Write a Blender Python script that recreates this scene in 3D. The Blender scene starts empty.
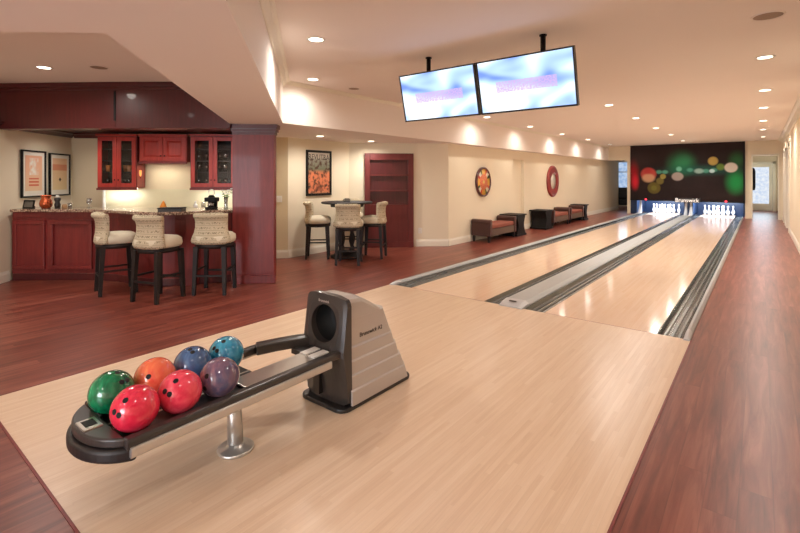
import bpy, math, random
from mathutils import Vector, Matrix
random.seed(7)
PI = math.pi
C = bpy.context.scene.collection
F, YAW, YH, H = 455.6, 0.6703, 177.94, 1.4606
CX, CY = 2.2068, -4.8309
cs, sn = math.cos(YAW), math.sin(YAW)

# ------------------------------------------------------------------ measuring helpers
def V(a, d, z=0.0):                     # (right, ahead) of the photographer's standpoint -> world
    return Vector((CX + a*cs - d*sn, CY + a*sn + d*cs, z))
def PD(px, d, z=0.0):
    return V((px-400)/F*d, d, z)
def G(px, py, z):                       # where the ray of a pixel meets the height z
    d = (H-z)*F/(py-YH)
    return PD(px, d, z)

# ------------------------------------------------------------------ mesh builder
class M:
    def __init__(s): s.v, s.f, s.sm = [], [], []
    def add(s, vs, fs, smooth=False):
        b = len(s.v); s.v += [Vector(v) for v in vs]
        for f in fs: s.f.append([b+i for i in f]); s.sm.append(smooth)
        return s
    def box(s, x0, x1, y0, y1, z0, z1):
        vs = [(x, y, z) for z in (z0, z1) for y in (y0, y1) for x in (x0, x1)]
        return s.add(vs, [(0,2,3,1),(4,5,7,6),(0,1,5,4),(2,6,7,3),(0,4,6,2),(1,3,7,5)])
    def hexa(s, lo, hi):                # two quads (4 points each) joined
        return s.add(list(lo)+list(hi), [(3,2,1,0),(4,5,6,7),(0,1,5,4),(1,2,6,5),(2,3,7,6),(3,0,4,7)])
    def prism(s, poly, z0, z1):
        n = len(poly)
        a = sum(poly[i][0]*poly[(i+1)%n][1]-poly[(i+1)%n][0]*poly[i][1] for i in range(n))
        if a < 0: poly = list(reversed(poly))
        vs = [(p[0],p[1],z0) for p in poly]+[(p[0],p[1],z1) for p in poly]
        return s.add(vs, [list(range(n-1,-1,-1)), list(range(n,2*n))]+[(i,(i+1)%n,n+(i+1)%n,n+i) for i in range(n)])
    def extr(s, poly, fn, t0, t1, smooth=False):   # polygon (p,q) extruded along t; fn(p,q,t)->xyz
        n = len(poly)
        vs = [fn(p,q,t0) for p,q in poly]+[fn(p,q,t1) for p,q in poly]
        s.add(vs, [list(range(n-1,-1,-1)), list(range(n,2*n))])
        b = len(s.v)-2*n
        for i in range(n):
            s.f.append([b+i, b+(i+1)%n, b+n+(i+1)%n, b+n+i]); s.sm.append(smooth)
        return s
    def rings(s, rings, closed_ring=True, cap=True, smooth=True):
        b = len(s.v); n = len(rings[0])
        for r in rings: s.v += [Vector(p) for p in r]
        for k in range(len(rings)-1):
            for i in range(n if closed_ring else n-1):
                j = (i+1) % n
                s.f.append([b+k*n+i, b+k*n+j, b+(k+1)*n+j, b+(k+1)*n+i]); s.sm.append(smooth)
        if cap:
            s.f.append([b+i for i in range(n-1,-1,-1)]); s.sm.append(False)
            s.f.append([b+(len(rings)-1)*n+i for i in range(n)]); s.sm.append(False)
        return s
    def lathe(s, prof, o=(0,0,0), n=20, cap=True):
        return s.rings([[(o[0]+r*math.cos(2*PI*i/n), o[1]+r*math.sin(2*PI*i/n), o[2]+z) for i in range(n)] for r, z in prof], cap=cap)
    def tube(s, pts, r, n=10, cap=True, sq=None):
        pts = [Vector(p) for p in pts]; rs = []
        for k, p in enumerate(pts):
            t = (pts[min(k+1,len(pts)-1)]-pts[max(k-1,0)]).normalized()
            up = Vector((0,0,1)) if abs(t.z) < .9 else Vector((0,1,0))
            a = t.cross(up).normalized(); b = a.cross(t).normalized()
            rr = r[k] if isinstance(r, (list,tuple)) else r
            w, h = (rr, rr) if sq is None else (rr*sq[0], rr*sq[1])
            rs.append([p + a*w*math.cos(2*PI*i/n) + b*h*math.sin(2*PI*i/n) for i in range(n)])
        return s.rings(rs, cap=cap)
    def bar(s, p0, p1, w, h=None, w1=None):  # square-section bar between two points
        h = h or w; p0, p1 = Vector(p0), Vector(p1); t = (p1-p0).normalized()
        up = Vector((0,0,1)) if abs(t.z) < .9 else Vector((0,1,0))
        a = t.cross(up).normalized(); b = a.cross(t).normalized(); k = (w1/w) if w1 else 1
        q = lambda p, f: [p-a*w/2*f-b*h/2*f, p+a*w/2*f-b*h/2*f, p+a*w/2*f+b*h/2*f, p-a*w/2*f+b*h/2*f]
        return s.hexa(q(p0,1), q(p1,k))
    def ball(s, c, r, n=24, m=14, sc=(1,1,1)):
        c = Vector(c); rs = []
        for k in range(m+1):
            th = PI*(k/m)*.998+PI*.001
            rs.append([c+Vector((r*sc[0]*math.sin(th)*math.cos(2*PI*i/n), r*sc[1]*math.sin(th)*math.sin(2*PI*i/n), -r*sc[2]*math.cos(th))) for i in range(n)])
        return s.rings(rs)
    def xf(s, mat):
        s.v = [mat @ v for v in s.v]; return s

WM = {}                                 # world matrix of every object made here
def obj(name, m, mat, parent=None, bevel=0, label=None, world=True, seg=2):
    me = bpy.data.meshes.new(name)
    vs = m.v
    if parent is not None and world:
        inv = WM[parent.name].inverted(); vs = [inv @ v for v in vs]
    me.from_pydata([tuple(v) for v in vs], [], m.f)
    me.polygons.foreach_set('use_smooth', m.sm); me.validate(); me.update()
    import bmesh
    bm = bmesh.new(); bm.from_mesh(me); bmesh.ops.recalc_face_normals(bm, faces=bm.faces); bm.to_mesh(me); bm.free()
    o = bpy.data.objects.new(name, me); C.objects.link(o)
    if mat: me.materials.append(mat)
    if parent is not None: o.parent = parent; WM[o.name] = WM[parent.name].copy()
    else: WM[o.name] = Matrix.Identity(4)
    if bevel:
        b = o.modifiers.new('bevel', 'BEVEL'); b.width = bevel; b.segments = seg; b.limit_method = 'ANGLE'; b.angle_limit = .7
    if label: o['label'] = label
    return o
def tag(o, label, cat, group=None):
    o['label'] = label; o['category'] = cat
    if group: o['group'] = group
    return o
def thing(name, label, cat, loc=(0,0,0), rotz=0, group=None):
    o = bpy.data.objects.new(name, None); C.objects.link(o); o.empty_display_size = .1
    o.location = loc; o.rotation_euler = (0,0,rotz)
    WM[o.name] = Matrix.Translation(Vector(loc)) @ Matrix.Rotation(rotz, 4, 'Z')
    return tag(o, label, cat, group)
def dup(src, loc, rotz, label, group=None):
    r = src.copy(); C.objects.link(r); r.location = loc; r.rotation_euler = (0,0,rotz); r['label'] = label
    if group: r['group'] = group
    for ch in list(src.children):
        c = ch.copy(); C.objects.link(c); c.parent = r
        for g in list(ch.children):
            d = g.copy(); C.objects.link(d); d.parent = c
    WM[r.name] = Matrix.Translation(Vector(loc)) @ Matrix.Rotation(rotz, 4, 'Z')
    return r
def struct(name, m, mat, parent=None, bevel=0):
    o = obj(name, m, mat, parent, bevel); o['kind'] = 'structure'; return o

# ------------------------------------------------------------------ materials
def lin(c):
    return tuple(((x/255)/12.92 if x/255 <= .04045 else ((x/255+.055)/1.055)**2.4) for x in c)+(1,)
class NT:
    def __init__(s, name):
        s.m = bpy.data.materials.new(name); s.m.use_nodes = True; s.t = s.m.node_tree; s.t.nodes.clear()
        s.out = s.n('ShaderNodeOutputMaterial')
    def n(s, ty, **kw):
        x = s.t.nodes.new(ty)
        for k, v in kw.items(): setattr(x, k, v)
        return x
    def l(s, a, b): s.t.links.new(a, b)
    def val(s, sock, v):
        if hasattr(v, 'is_output') or isinstance(v, bpy.types.NodeSocket): s.l(v, sock)
        else: sock.default_value = v
    def math(s, op, a, b=None, c=None, clamp=False):
        x = s.n('ShaderNodeMath', operation=op); x.use_clamp = clamp; s.val(x.inputs[0], a)
        if b is not None: s.val(x.inputs[1], b)
        if c is not None: s.val(x.inputs[2], c)
        return x.outputs[0]
    def mix(s, f, a, b, blend='MIX'):
        x = s.n('ShaderNodeMix', data_type='RGBA', blend_type=blend); x.clamp_factor = True
        s.val(x.inputs[0], f); s.val(x.inputs[6], a); s.val(x.inputs[7], b); return x.outputs[2]
    def coord(s): return s.n('ShaderNodeTexCoord').outputs['Object']
    def xyz(s, v=None):
        x = s.n('ShaderNodeSeparateXYZ'); s.l(v or s.coord(), x.inputs[0]); return x.outputs
    def comb(s, a, b, c):
        x = s.n('ShaderNodeCombineXYZ')
        for i, v in enumerate((a,b,c)): s.val(x.inputs[i], v)
        return x.outputs[0]
    def noise(s, scale, vec=None, detail=3, rough=.5, dist=0):
        x = s.n('ShaderNodeTexNoise'); x.inputs['Scale'].default_value = scale; x.inputs['Detail'].default_value = detail
        x.inputs['Roughness'].default_value = rough; x.inputs['Distortion'].default_value = dist
        s.l(vec or s.coord(), x.inputs['Vector']); return x.outputs[0]
    def ramp(s, f, stops, const=False):
        x = s.n('ShaderNodeValToRGB'); s.l(f, x.inputs[0]); e = x.color_ramp.elements
        if const: x.color_ramp.interpolation = 'CONSTANT'
        e[0].position, e[0].color = stops[0]; e[1].position, e[1].color = stops[1]
        for p, c in stops[2:]: k = e.new(p); k.color = c
        return x.outputs[0]
    def rng(s, v, a, b, c=0., d=1., smooth=False):
        x = s.n('ShaderNodeMapRange'); x.clamp = True
        if smooth: x.interpolation_type = 'SMOOTHSTEP'
        s.val(x.inputs[0], v)
        for i, q in enumerate((a,b,c,d)): s.val(x.inputs[i+1], q)
        return x.outputs[0]
    def bsdf(s, col, rough=.5, metal=0., spec=.5, coat=0., bump=None, bstr=.2, bdist=.01, coat_rough=.05):
        b = s.n('ShaderNodeBsdfPrincipled')
        s.val(b.inputs['Base Color'], col); s.val(b.inputs['Roughness'], rough); s.val(b.inputs['Metallic'], metal)
        s.val(b.inputs['Specular IOR Level'], spec); s.val(b.inputs['Coat Weight'], coat); b.inputs['Coat Roughness'].default_value = coat_rough
        if bump is not None:
            q = s.n('ShaderNodeBump'); q.inputs['Strength'].default_value = bstr; q.inputs['Distance'].default_value = bdist
            s.l(bump, q.inputs['Height']); s.l(q.outputs[0], b.inputs['Normal'])
        s.l(b.outputs[0], s.out.inputs[0]); return b
def plain(name, c, rough=.5, metal=0., spec=.5, coat=0., var=.06, scale=6., bump=0.):
    t = NT(name); c = lin(c); n = t.noise(scale)
    k = tuple(min(1,x*(1+var)) for x in c[:3])+(1,); q = tuple(x*(1-var) for x in c[:3])+(1,)
    t.bsdf(t.mix(n, q, k), rough, metal, spec, coat, bump=t.noise(scale*30) if bump else None, bstr=bump)
    return t.m
def emis(name, c, strength):
    t = NT(name); e = t.n('ShaderNodeEmission'); e.inputs[0].default_value = lin(c)
    n = t.noise(8.); t.l(t.mix(n, lin(c), lin([x*.97 for x in c])), e.inputs[0]); e.inputs[1].default_value = strength
    t.l(e.outputs[0], t.out.inputs[0]); return t.m
def planks(name, cols, w, length, rough, seam=.5, seamw=.02, axis=1, grain=1., coat=0., spec=.5, var=1., gs=(18, 1.3)):
    t = NT(name); x, y, z = t.xyz()
    a, b = (x, y) if axis == 1 else (y, x)
    u = t.math('DIVIDE', a, w); i = t.math('FLOOR', u); fu = t.math('FRACT', u)
    wn = t.n('ShaderNodeTexWhiteNoise', noise_dimensions='1D'); t.l(i, wn.inputs['W'])
    v = t.math('ADD', t.math('DIVIDE', b, length), t.math('MULTIPLY', wn.outputs[0], 7.3)); j = t.math('FLOOR', v); fv = t.math('FRACT', v)
    wn2 = t.n('ShaderNodeTexWhiteNoise', noise_dimensions='2D'); t.l(t.comb(i, j, 0.), wn2.inputs['Vector'])
    g = t.noise(1., t.comb(t.math('MULTIPLY', a, gs[0]), t.math('ADD', t.math('MULTIPLY', b, gs[1]), t.math('MULTIPLY', wn2.outputs[0], 40.)), t.math('MULTIPLY', wn2.outputs[0], 17.)), 5, .6, .6)
    f = t.math('ADD', t.math('MULTIPLY', t.math('SUBTRACT', wn2.outputs[0], .5), .55*var), t.math('ADD', .5, t.math('MULTIPLY', t.math('SUBTRACT', g, .5), 1.5*grain)), clamp=True)
    c = t.ramp(f, [(0., lin(cols[0])), (1., lin(cols[2])), (.5, lin(cols[1]))])
    e = t.math('MINIMUM', fu, t.math('SUBTRACT', 1., fu)); e2 = t.math('MULTIPLY', t.math('MINIMUM', fv, t.math('SUBTRACT', 1., fv)), length/w)
    s_ = t.rng(t.math('MINIMUM', e, e2), 0., seamw, seam, 0.)
    dark = lin([q*.45 for q in cols[0]])
    c = t.mix(s_, c, dark)
    t.bsdf(c, rough, 0, spec, coat, bump=t.math('SUBTRACT', 1., s_), bstr=.12, bdist=.002); return t.m
def stained(name, cols, rough=.3, coat=.3, sc=1.):   # vertical-grain stained cabinet wood
    t = NT(name); x, y, z = t.xyz()
    g = t.noise(1., t.comb(t.math('MULTIPLY', x, 26.*sc), t.math('MULTIPLY', y, 26.*sc), t.math('MULTIPLY', z, 2.2*sc)), 5, .6, .5)
    big = t.noise(1.6)
    f = t.math('ADD', t.math('MULTIPLY', g, .6), t.math('MULTIPLY', big, .4))
    t.bsdf(t.ramp(f, [(.3, lin(cols[0])), (.7, lin(cols[1]))]), rough, 0, .5, coat, bump=g, bstr=.04); return t.m

m_wall = plain('cream_paint', (234,222,198), .75, var=.02, scale=2, spec=.25)
m_wall2 = plain('cream_paint_bar', (222,207,176), .75, var=.02, scale=2, spec=.25)
m_ceil = plain('ceiling_paint', (240,230,222), .85, var=.012, scale=1.5, spec=.2)
m_trim = plain('white_trim_paint', (236,230,214), .45, var=.015)
m_floor = planks('cherry_plank_floor', [(86,36,29), (125,62,49), (158,93,76)], .125, 2.1, .34, seam=.28, seamw=.025, grain=1.25, var=.42)
m_maple = planks('maple_approach_boards', [(214,181,150), (226,197,168), (234,209,184)], .027, .9, .30, seam=.10, seamw=.06, grain=.7, var=.75, gs=(60,3))
m_lane = planks('maple_lane_boards', [(226,188,158), (236,206,180), (242,216,194)], .027, 1.2, .13, seam=.06, seamw=.06, grain=.5, var=.5, gs=(60,2), spec=.6)
m_cherry = stained('cherry_cabinet_wood', [(102,28,28), (138,46,43)], .42, .08)
m_cherry_d = stained('dark_cherry_wood', [(66,20,23), (92,31,33)], .34, .35)
m_cherry_lit = stained('lit_red_cherry_wood', [(158,38,31), (196,62,50)], .35, .2)  # cabinet cherry, brightened in colour for the light from below
m_esp = stained('espresso_wood', [(20,13,12), (34,23,20)], .6, .0)
m_black = plain('black_lacquer', (16,14,14), .55, spec=.25, coat=.0)
m_plas = plain('charcoal_plastic', (58,52,49), .32, var=.04, coat=.15)
m_plas_d = plain('dark_plastic', (38,34,33), .4, var=.05)
m_hole = plain('deep_shade_black', (12,12,12), .7)  # near-black stands in for the shade inside holes and the pit
m_silver = plain('silver_paint', (190,182,176), .38, metal=.3, var=.02)
m_steel = plain('brushed_steel', (196,190,182), .28, metal=.95, var=.05, scale=20)
m_alu = plain('aluminium', (205,202,198), .32, metal=.8, var=.03)
m_cherry_b = stained('bookcase_cherry_wood', [(86,28,27), (114,41,38)], .45, .05)
m_cap = plain('pale_grey_plastic', (176,178,178), .4, var=.04)
m_capend = plain('white_end_plastic', (198,197,198), .4, var=.02)
m_gut = plain('dark_grey_gutter', (58,60,58), .2, metal=.25, var=.08, spec=.7)
m_gutrib = plain('grey_gutter_rib', (140,142,140), .22, metal=.4, var=.05, spec=.7)
m_navy = plain('navy_panel', (16,44,82), .35, var=.2)
m_pin = plain('white_pin_plastic', (240,240,238), .22, var=.01, coat=.3)
m_red = plain('red_stripe', (190,30,36), .3)
m_bezel = plain('tv_bezel', (18,18,26), .3)
m_white = plain('white_plastic', (236,234,228), .4, var=.01)
m_lampwhite = emis('lamp_diffuser', (255,240,214), 9.)
m_grille = plain('grey_grille', (150,128,110), .7, var=.1, scale=120)
m_day = None
m_gran = None
t = NT('granite'); n1 = t.noise(55., detail=4); n2 = t.noise(13.)
t.bsdf(t.mix(t.rng(n1,.42,.6), lin((96,70,58)), lin((196,168,146))), .12, 0, .6, .3); m_gran = t.m
t = NT('clear_glass'); tr = t.n('ShaderNodeBsdfTransparent'); gl = t.n('ShaderNodeBsdfGlossy'); gl.inputs['Roughness'].default_value = .03
fr = t.n('ShaderNodeFresnel'); fr.inputs[0].default_value = 1.45; mx = t.n('ShaderNodeMixShader')
t.l(t.math('MULTIPLY', fr.outputs[0], t.rng(t.noise(3.), 0., 1., .7, 1.)), mx.inputs[0]); t.l(tr.outputs[0], mx.inputs[1]); t.l(gl.outputs[0], mx.inputs[2]); t.l(mx.outputs[0], t.out.inputs[0]); m_glass = t.m
t = NT('tumbler_glass'); tr = t.n('ShaderNodeBsdfTransparent'); tr.inputs[0].default_value = (.75,.78,.78,1); gl = t.n('ShaderNodeBsdfGlossy'); gl.inputs['Roughness'].default_value = .08
mx = t.n('ShaderNodeMixShader'); t.l(t.rng(t.noise(5.), 0., 1., .3, .45), mx.inputs[0]); t.l(tr.outputs[0], mx.inputs[1]); t.l(gl.outputs[0], mx.inputs[2]); t.l(mx.outputs[0], t.out.inputs[0]); m_tumbler = t.m
m_amber = plain('amber_glass', (214,130,70), .15, coat=.5)
m_copper = plain('copper', (200,104,66), .25, metal=.85, var=.12)
m_mat = plain('white_mount_board', (232,226,214), .7, var=.01)
# upholstery: cream cloth with rows of small dark marks
t = NT('patterned_cream_fabric'); x, y, z = t.xyz()
band = t.math('FRACT', t.math('DIVIDE', z, .062)); inb = t.math('MULTIPLY', t.math('GREATER_THAN', band, .28), t.math('LESS_THAN', band, .72))
marks = t.noise(1., t.comb(t.math('MULTIPLY', x, 95.), t.math('MULTIPLY', y, 95.), t.math('MULTIPLY', z, 60.)), 2)
line = t.math('LESS_THAN', band, .08)
k = t.math('MAXIMUM', t.math('MULTIPLY', inb, t.rng(marks, .5, .62)), t.math('MULTIPLY', line, .6))
t.bsdf(t.mix(t.math('MULTIPLY', k, .75), lin((204,190,162)), lin((84,66,52))), .85, 0, .2, bump=t.noise(300.), bstr=.15); m_fab = t.m
m_fabp = plain('cream_fabric', (218,208,186), .85, var=.05, scale=40, spec=.2, bump=.15)
m_taupe = plain('taupe_upholstery', (104,84,72), .7, var=.08, scale=30, spec=.25)
m_brown = plain('brown_leather', (78,48,42), .45, var=.08, scale=12)
m_cush = plain('russet_cushion', (144,84,70), .75, var=.1, scale=20, spec=.2)

def area(name, loc, power, size, col=(1,.935,.86), rot=(0,0,0), spread=PI, shape='DISK', sy=None):
    L = bpy.data.lights.new(name, 'AREA'); L.energy = power; L.shape = shape; L.size = size; L.color = col; L.spread = spread
    if sy: L.size_y = sy
    o = bpy.data.objects.new(name, L); C.objects.link(o); o.location = loc; o.rotation_euler = rot; return o

def spot_lamp(loc, power, size=172):
    L = bpy.data.lights.new('can_or_fill_lamp', 'SPOT'); L.energy = power*4; L.color = (1,.94,.855); L.spot_size = math.radians(size); L.spot_blend = 1.0; L.shadow_soft_size = .06
    o = bpy.data.objects.new('can_or_fill_lamp', L); C.objects.link(o); o.location = loc; return o

# ------------------------------------------------------------------ the setting
ZC, ZL, ZB = 2.78, 2.20, 2.76                  # main ceiling, low soffits, lounge ceiling
XL, XR, Y0, YE = -1.78, 1.71, -4.18, 15.7       # lane bed: left, right, near edge, masking wall
XLW, XRW = -3.06, 2.80
rl, rr, g_ = .37, 1.437, .22
fl = M()
fl.box(-12.5, XL, -10, 21.6, -.12, 0).box(XR, 5.0, -10, 21.6, -.12, 0).box(XL, XR, -10, Y0, -.12, 0).box(XL, XR, 17.9, 21.6, -.12, 0)
struct('floor', fl, m_floor)
struct('approach_floor', M().box(XL, XR, Y0, 0, -.12, .003), m_maple)
struct('trim_1', M().box(XL-.012, XL, Y0-.012, 0, -.1, .004).box(XR, XR+.012, Y0-.012, 0, -.1, .004).box(XL, XR, Y0-.012, Y0, -.1, .004), m_cherry)

cor = V(-5.74, 7.95); p1 = Vector((-4.56, .415, 0)); p2 = Vector((-4.58, 2.01, 0)); p3 = Vector((XLW, 3.49, 0))
def wall_seg(name, a, b, z0, z1, side, mat, th=.14):
    a, b = Vector((a[0],a[1],0)), Vector((b[0],b[1],0)); t_ = (b-a).normalized(); n_ = Vector((-t_.y, t_.x, 0))*th*side
    return struct(name, M().prism([a, b, b+n_, a+n_], z0, z1), mat)
def base_seg(name, a, b, side, e0=0, e1=0, h=.15, th=.016):
    a, b = Vector((a[0],a[1],0)), Vector((b[0],b[1],0)); t_ = (b-a).normalized(); n_ = Vector((-t_.y, t_.x, 0))*side
    a, b = a+t_*e0+n_*.001, b-t_*e1+n_*.001
    pr = [(0,0),(th,0),(th,h*.72),(th*.45,h*.9),(th*.3,h),(0,h)]
    L_ = (b-a).length
    return struct(name, M().extr(pr, lambda p,q,t: a+t_*t+n_*p+Vector((0,0,q)), 0, L_), m_trim)
vdir = Vector((-math.sin(PI/4), math.cos(PI/4), 0)); udir = Vector((math.cos(PI/4), math.sin(PI/4), 0))
lw_near = V(-5.6+.115*9, 6.9-.993*9)
lw_far = V(-5.74, 8.0)
wall_seg('wall_left', lw_near, lw_far, 0, ZC, 1, m_wall)
wall_seg('wall_bar_back', V(-5.9, 7.93), p1, 0, ZC, 1, m_wall2)
wall_seg('wall_poster', p1, p2, 0, ZL+.05, 1, m_wall)
wall_seg('wall_bookcase', p2, p3, 0, ZL+.05, 1, m_wall)
# long wall beside the lanes with a door recess
dy0, dy1, dz = 6.74, 7.46, 1.96
lwm = M().box(XLW-.14, XLW, p3.y, dy0, 0, ZC).box(XLW-.14, XLW, dy1, 18.4, 0, ZC).box(XLW-.14, XLW, dy0, dy1, dz, ZC)
struct('wall_long', lwm, m_wall)
dr = struct('door_1', M().box(XLW-.12, XLW-.09, dy0, dy1, 0, dz), m_wall)
struct('wall_right', M().box(XRW, XRW+.14, -9.9, 11.1, 0, ZC).box(XRW, XRW+.14, 11.1, 12.6, 2.3, ZC).box(XRW, XRW+.14, 12.6, 13.5, 0, ZC).box(XRW, XRW+.14, 13.5, 14.6, 2.3, ZC).box(XRW, XRW+.14, 14.6, 21.5, 0, ZC), m_wall)
struct('wall_side_room', M().box(4.4, 4.5, 10.5, 15.5, 0, ZC).box(XRW+.14, 4.4, 10.4, 10.5, 0, ZC).box(XRW+.14, 4.4, 15.5, 15.6, 0, ZC), m_wall)
struct('wall_near', M().box(-12, -6.4, -9.9, -9.75, 0, ZC).box(-6.4, 2.4, -9.9, -9.75, 0, .4).box(-6.4, 2.4, -9.9, -9.75, 2.4, ZC).box(2.4, 4.5, -9.9, -9.75, 0, ZC), m_wall)
area('added_near_fill', (-2.0, -9.8, 1.4), 640, 8.6, (.86,.92,1), (PI/2,0,0), PI, 'RECTANGLE', 1.9)  # added unseen fill light; the opening in this wall is made for it
# masking wall: strips at both sides of the lanes, header at the aisle, passage at left
YM = YE+.05
mw = M().box(1.755, 1.95, YM, YM+.2, 0, ZC).box(1.95, 2.68, YM, YM+.2, 2.27, ZC).box(2.68, XRW, YM, YM+.2, 0, ZC)
mw.box(-2.13, -2.01, YM, YM+.2, 0, ZC).box(-3.2, -2.13, YM+.0, YM+.2, 2.2, ZC)
mw.box(-2.01, 1.755, YM+.06, YM+.2, .62, ZC)
struct('wall_masking', mw, m_wall)
struct('wall_corridor', M().box(1.755, 1.85, YM+.2, 21.0, 0, ZC).box(-2.11, -2.01, YM+.2, 21.0, 0, ZC), m_wall)
struct('wall_end', M().box(-4.6, 1.74, 21.0, 21.15, 0, ZC).box(2.62, 4.5, 21.0, 21.15, 0, ZC).box(1.74, 2.62, 21.0, 21.15, 2.1, ZC), m_wall)
struct('wall_window_side', M().box(-4.6, -4.5, 18.4, 21.0, 0, ZC).box(-4.6, XLW, 18.3, 18.4, 0, ZC), m_wall)
# ceilings
struct('ceiling', M().box(-3.3, 4.6, -9.9, 21.2, ZC, ZC+.1).box(-4.7, -3.3, 17.5, 21.2, ZC, ZC+.1), m_ceil)
R0, R1 = V(-.723+.201*7, 1.894-7), Vector((-2.845, -1.0, 0))
L0, L1 = V(-1.505, 2.325), V(-2.32, 6.20)
sof = [R0, R1, V(-1.74,6.36), L1, L0, V(-7.6, 2.0), V(-7.6,-4.9)]
struct('ceiling_soffit', M().prism(sof, ZL, ZC+.05), m_ceil)
low = [R1, Vector((-2.86, 18.6, 0)), Vector((-3.3, 18.6, 0)), Vector((-3.3, 3.45, 0)), Vector((-4.9, 2.2, 0)), Vector((-4.9, .1, 0)), V(-2.55, 8.45), V(-2.4, 6.45), V(-1.74, 6.36)]
struct('ceiling_low', M().prism(low, ZL, ZC+.05), m_ceil)
struct('ceiling_lounge', M().prism([L0+udir*.0, L1, V(-2.3,8.6), V(-6.6,8.3), V(-7.6,2.0)], ZB, ZC+.06), m_ceil)
struct('ceiling_bar', M().prism([PD(0,6.5), PD(229,6.36), V(-2.5,8.6), V(-6.2,8.2)], 2.24, 2.30), m_cherry_d)
# crown mouldings
def crown(name, a, b, side, z, s=.09, mat=None):
    a, b = Vector((a[0],a[1],0)), Vector((b[0],b[1],0)); t_ = (b-a).normalized(); n_ = Vector((-t_.y, t_.x, 0))*side
    pr = [(0,0),(s,0),(s,-.15*s),(.8*s,-.3*s),(.62*s,-.36*s),(.35*s,-.72*s),(.25*s,-.9*s),(.12*s,-s),(0,-s)]
    return struct(name, M().extr([(p+.001,q-.001) for p,q in pr], lambda p,q,t: a+t_*t+n_*p+Vector((0,0,z+q)), 0, (b-a).length), mat or m_trim)
crown('trim_2', R0, R1, -1, ZC)
crown('trim_3', R1, (-2.86, 18.4), -1, ZC, .05)
crown('trim_4', (XRW, -9.7), (XRW, YM), 1, ZC, .12)
crown('trim_5', lw_far-vdir*2.0, lw_far-vdir*.02, -1, 2.24, .085, m_cherry_d)
crown('trim_6', V(-5.68, 7.955), V(-4.95, 8.03), -1, 2.24, .085, m_cherry_d)
# baseboards
base_seg('baseboard_left', lw_near, V(-5.6+.115*.42, 6.9-.993*.42), -1, 0, .02)
base_seg('baseboard_poster', p1, p2, -1, .0, .0)
base_seg('baseboard_bar_side', V(-2.30, 8.285), p1, -1)
base_seg('baseboard_bookcase', p2+(p3-p2).normalized()*1.42, p3, -1)
base_seg('baseboard_long', (XLW, p3.y), (XLW, dy0-.0), -1)
base_seg('baseboard_long_far', (XLW, dy1), (XLW, 18.3), -1)
base_seg('baseboard_right', (XRW, -9.7), (XRW, 11.05), 1)
struct('trim_7', M().box(1.93, 1.965, YM-.018, YM+.21, 0, 2.27).box(2.665, 2.70, YM-.018, YM+.21, 0, 2.27).box(1.93, 2.70, YM-.018, YM+.21, 2.25, 2.31), m_trim)
struct('trim_8', M().box(XRW-.03, XRW+.15, 11.02, 11.12, 0, 2.36).box(XRW-.03, XRW+.15, 12.56, 12.66, 0, 2.36).box(XRW-.03, XRW+.15, 13.44, 13.54, 0, 2.36).box(XRW-.03, XRW+.15, 14.56, 14.66, 0, 2.36)
       .box(XRW-.03, XRW+.15, 11.02, 12.66, 2.3, 2.40).box(XRW-.03, XRW+.15, 13.44, 14.66, 2.3, 2.40), m_trim)
struct('baseboard_pier', M().box(XRW-.02, XRW+.0, 12.66, 13.44, 0, .16).box(XRW-.02, XRW, 14.66, YM, 0, .16), m_trim)
# glazed door at the end of the corridor, window at the end of the passage
t = NT('frosted_daylight'); n = t.noise(9., detail=4); e = t.n('ShaderNodeEmission'); t.l(t.mix(t.rng(n,.35,.65), lin((206,222,246)), lin((246,250,255))), e.inputs[0]); e.inputs[1].default_value = .75
t.l(e.outputs[0], t.out.inputs[0]); m_day = t.m
t = NT('window_daylight'); n = t.noise(7., detail=5); e = t.n('ShaderNodeEmission'); t.l(t.mix(t.rng(n,.4,.6), lin((150,180,222)), lin((196,214,238))), e.inputs[0]); e.inputs[1].default_value = .75
t.l(e.outputs[0], t.out.inputs[0]); m_win = t.m
d2 = struct('door_2', M().box(1.76, 1.88, 20.98, 21.03, .02, 2.08).box(2.48, 2.60, 20.98, 21.03, .02, 2.08).box(1.88, 2.48, 20.98, 21.03, .02, .32).box(1.88, 2.48, 20.98, 21.03, 1.94, 2.08), m_trim)
struct('pane', M().box(1.88, 2.48, 20.995, 21.015, .32, 1.94), m_day, d2)
struct('door_casing', M().box(1.66, 1.75, 20.95, 20.99, 0, 2.18).box(2.61, 2.70, 20.95, 20.99, 0, 2.18).box(1.66, 2.70, 20.95, 20.99, 2.09, 2.18), m_trim, d2)
w1 = struct('window_1', M().box(-4.2, -4.12, 20.93, 21.0, .85, 2.35).box(-2.1, -2.02, 20.93, 21.0, .85, 2.35).box(-4.2, -2.02, 20.93, 21.0, .85, .93).box(-4.2, -2.02, 20.93, 21.0, 2.27, 2.35).box(-3.14, -3.08, 20.94, 21.0, .93, 2.27).box(-4.12, -2.1, 20.94, 21.0, 1.75, 1.79), m_trim)
struct('pane', M().box(-4.12, -2.1, 20.97, 20.985, .93, 2.27), m_win, w1)

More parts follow.
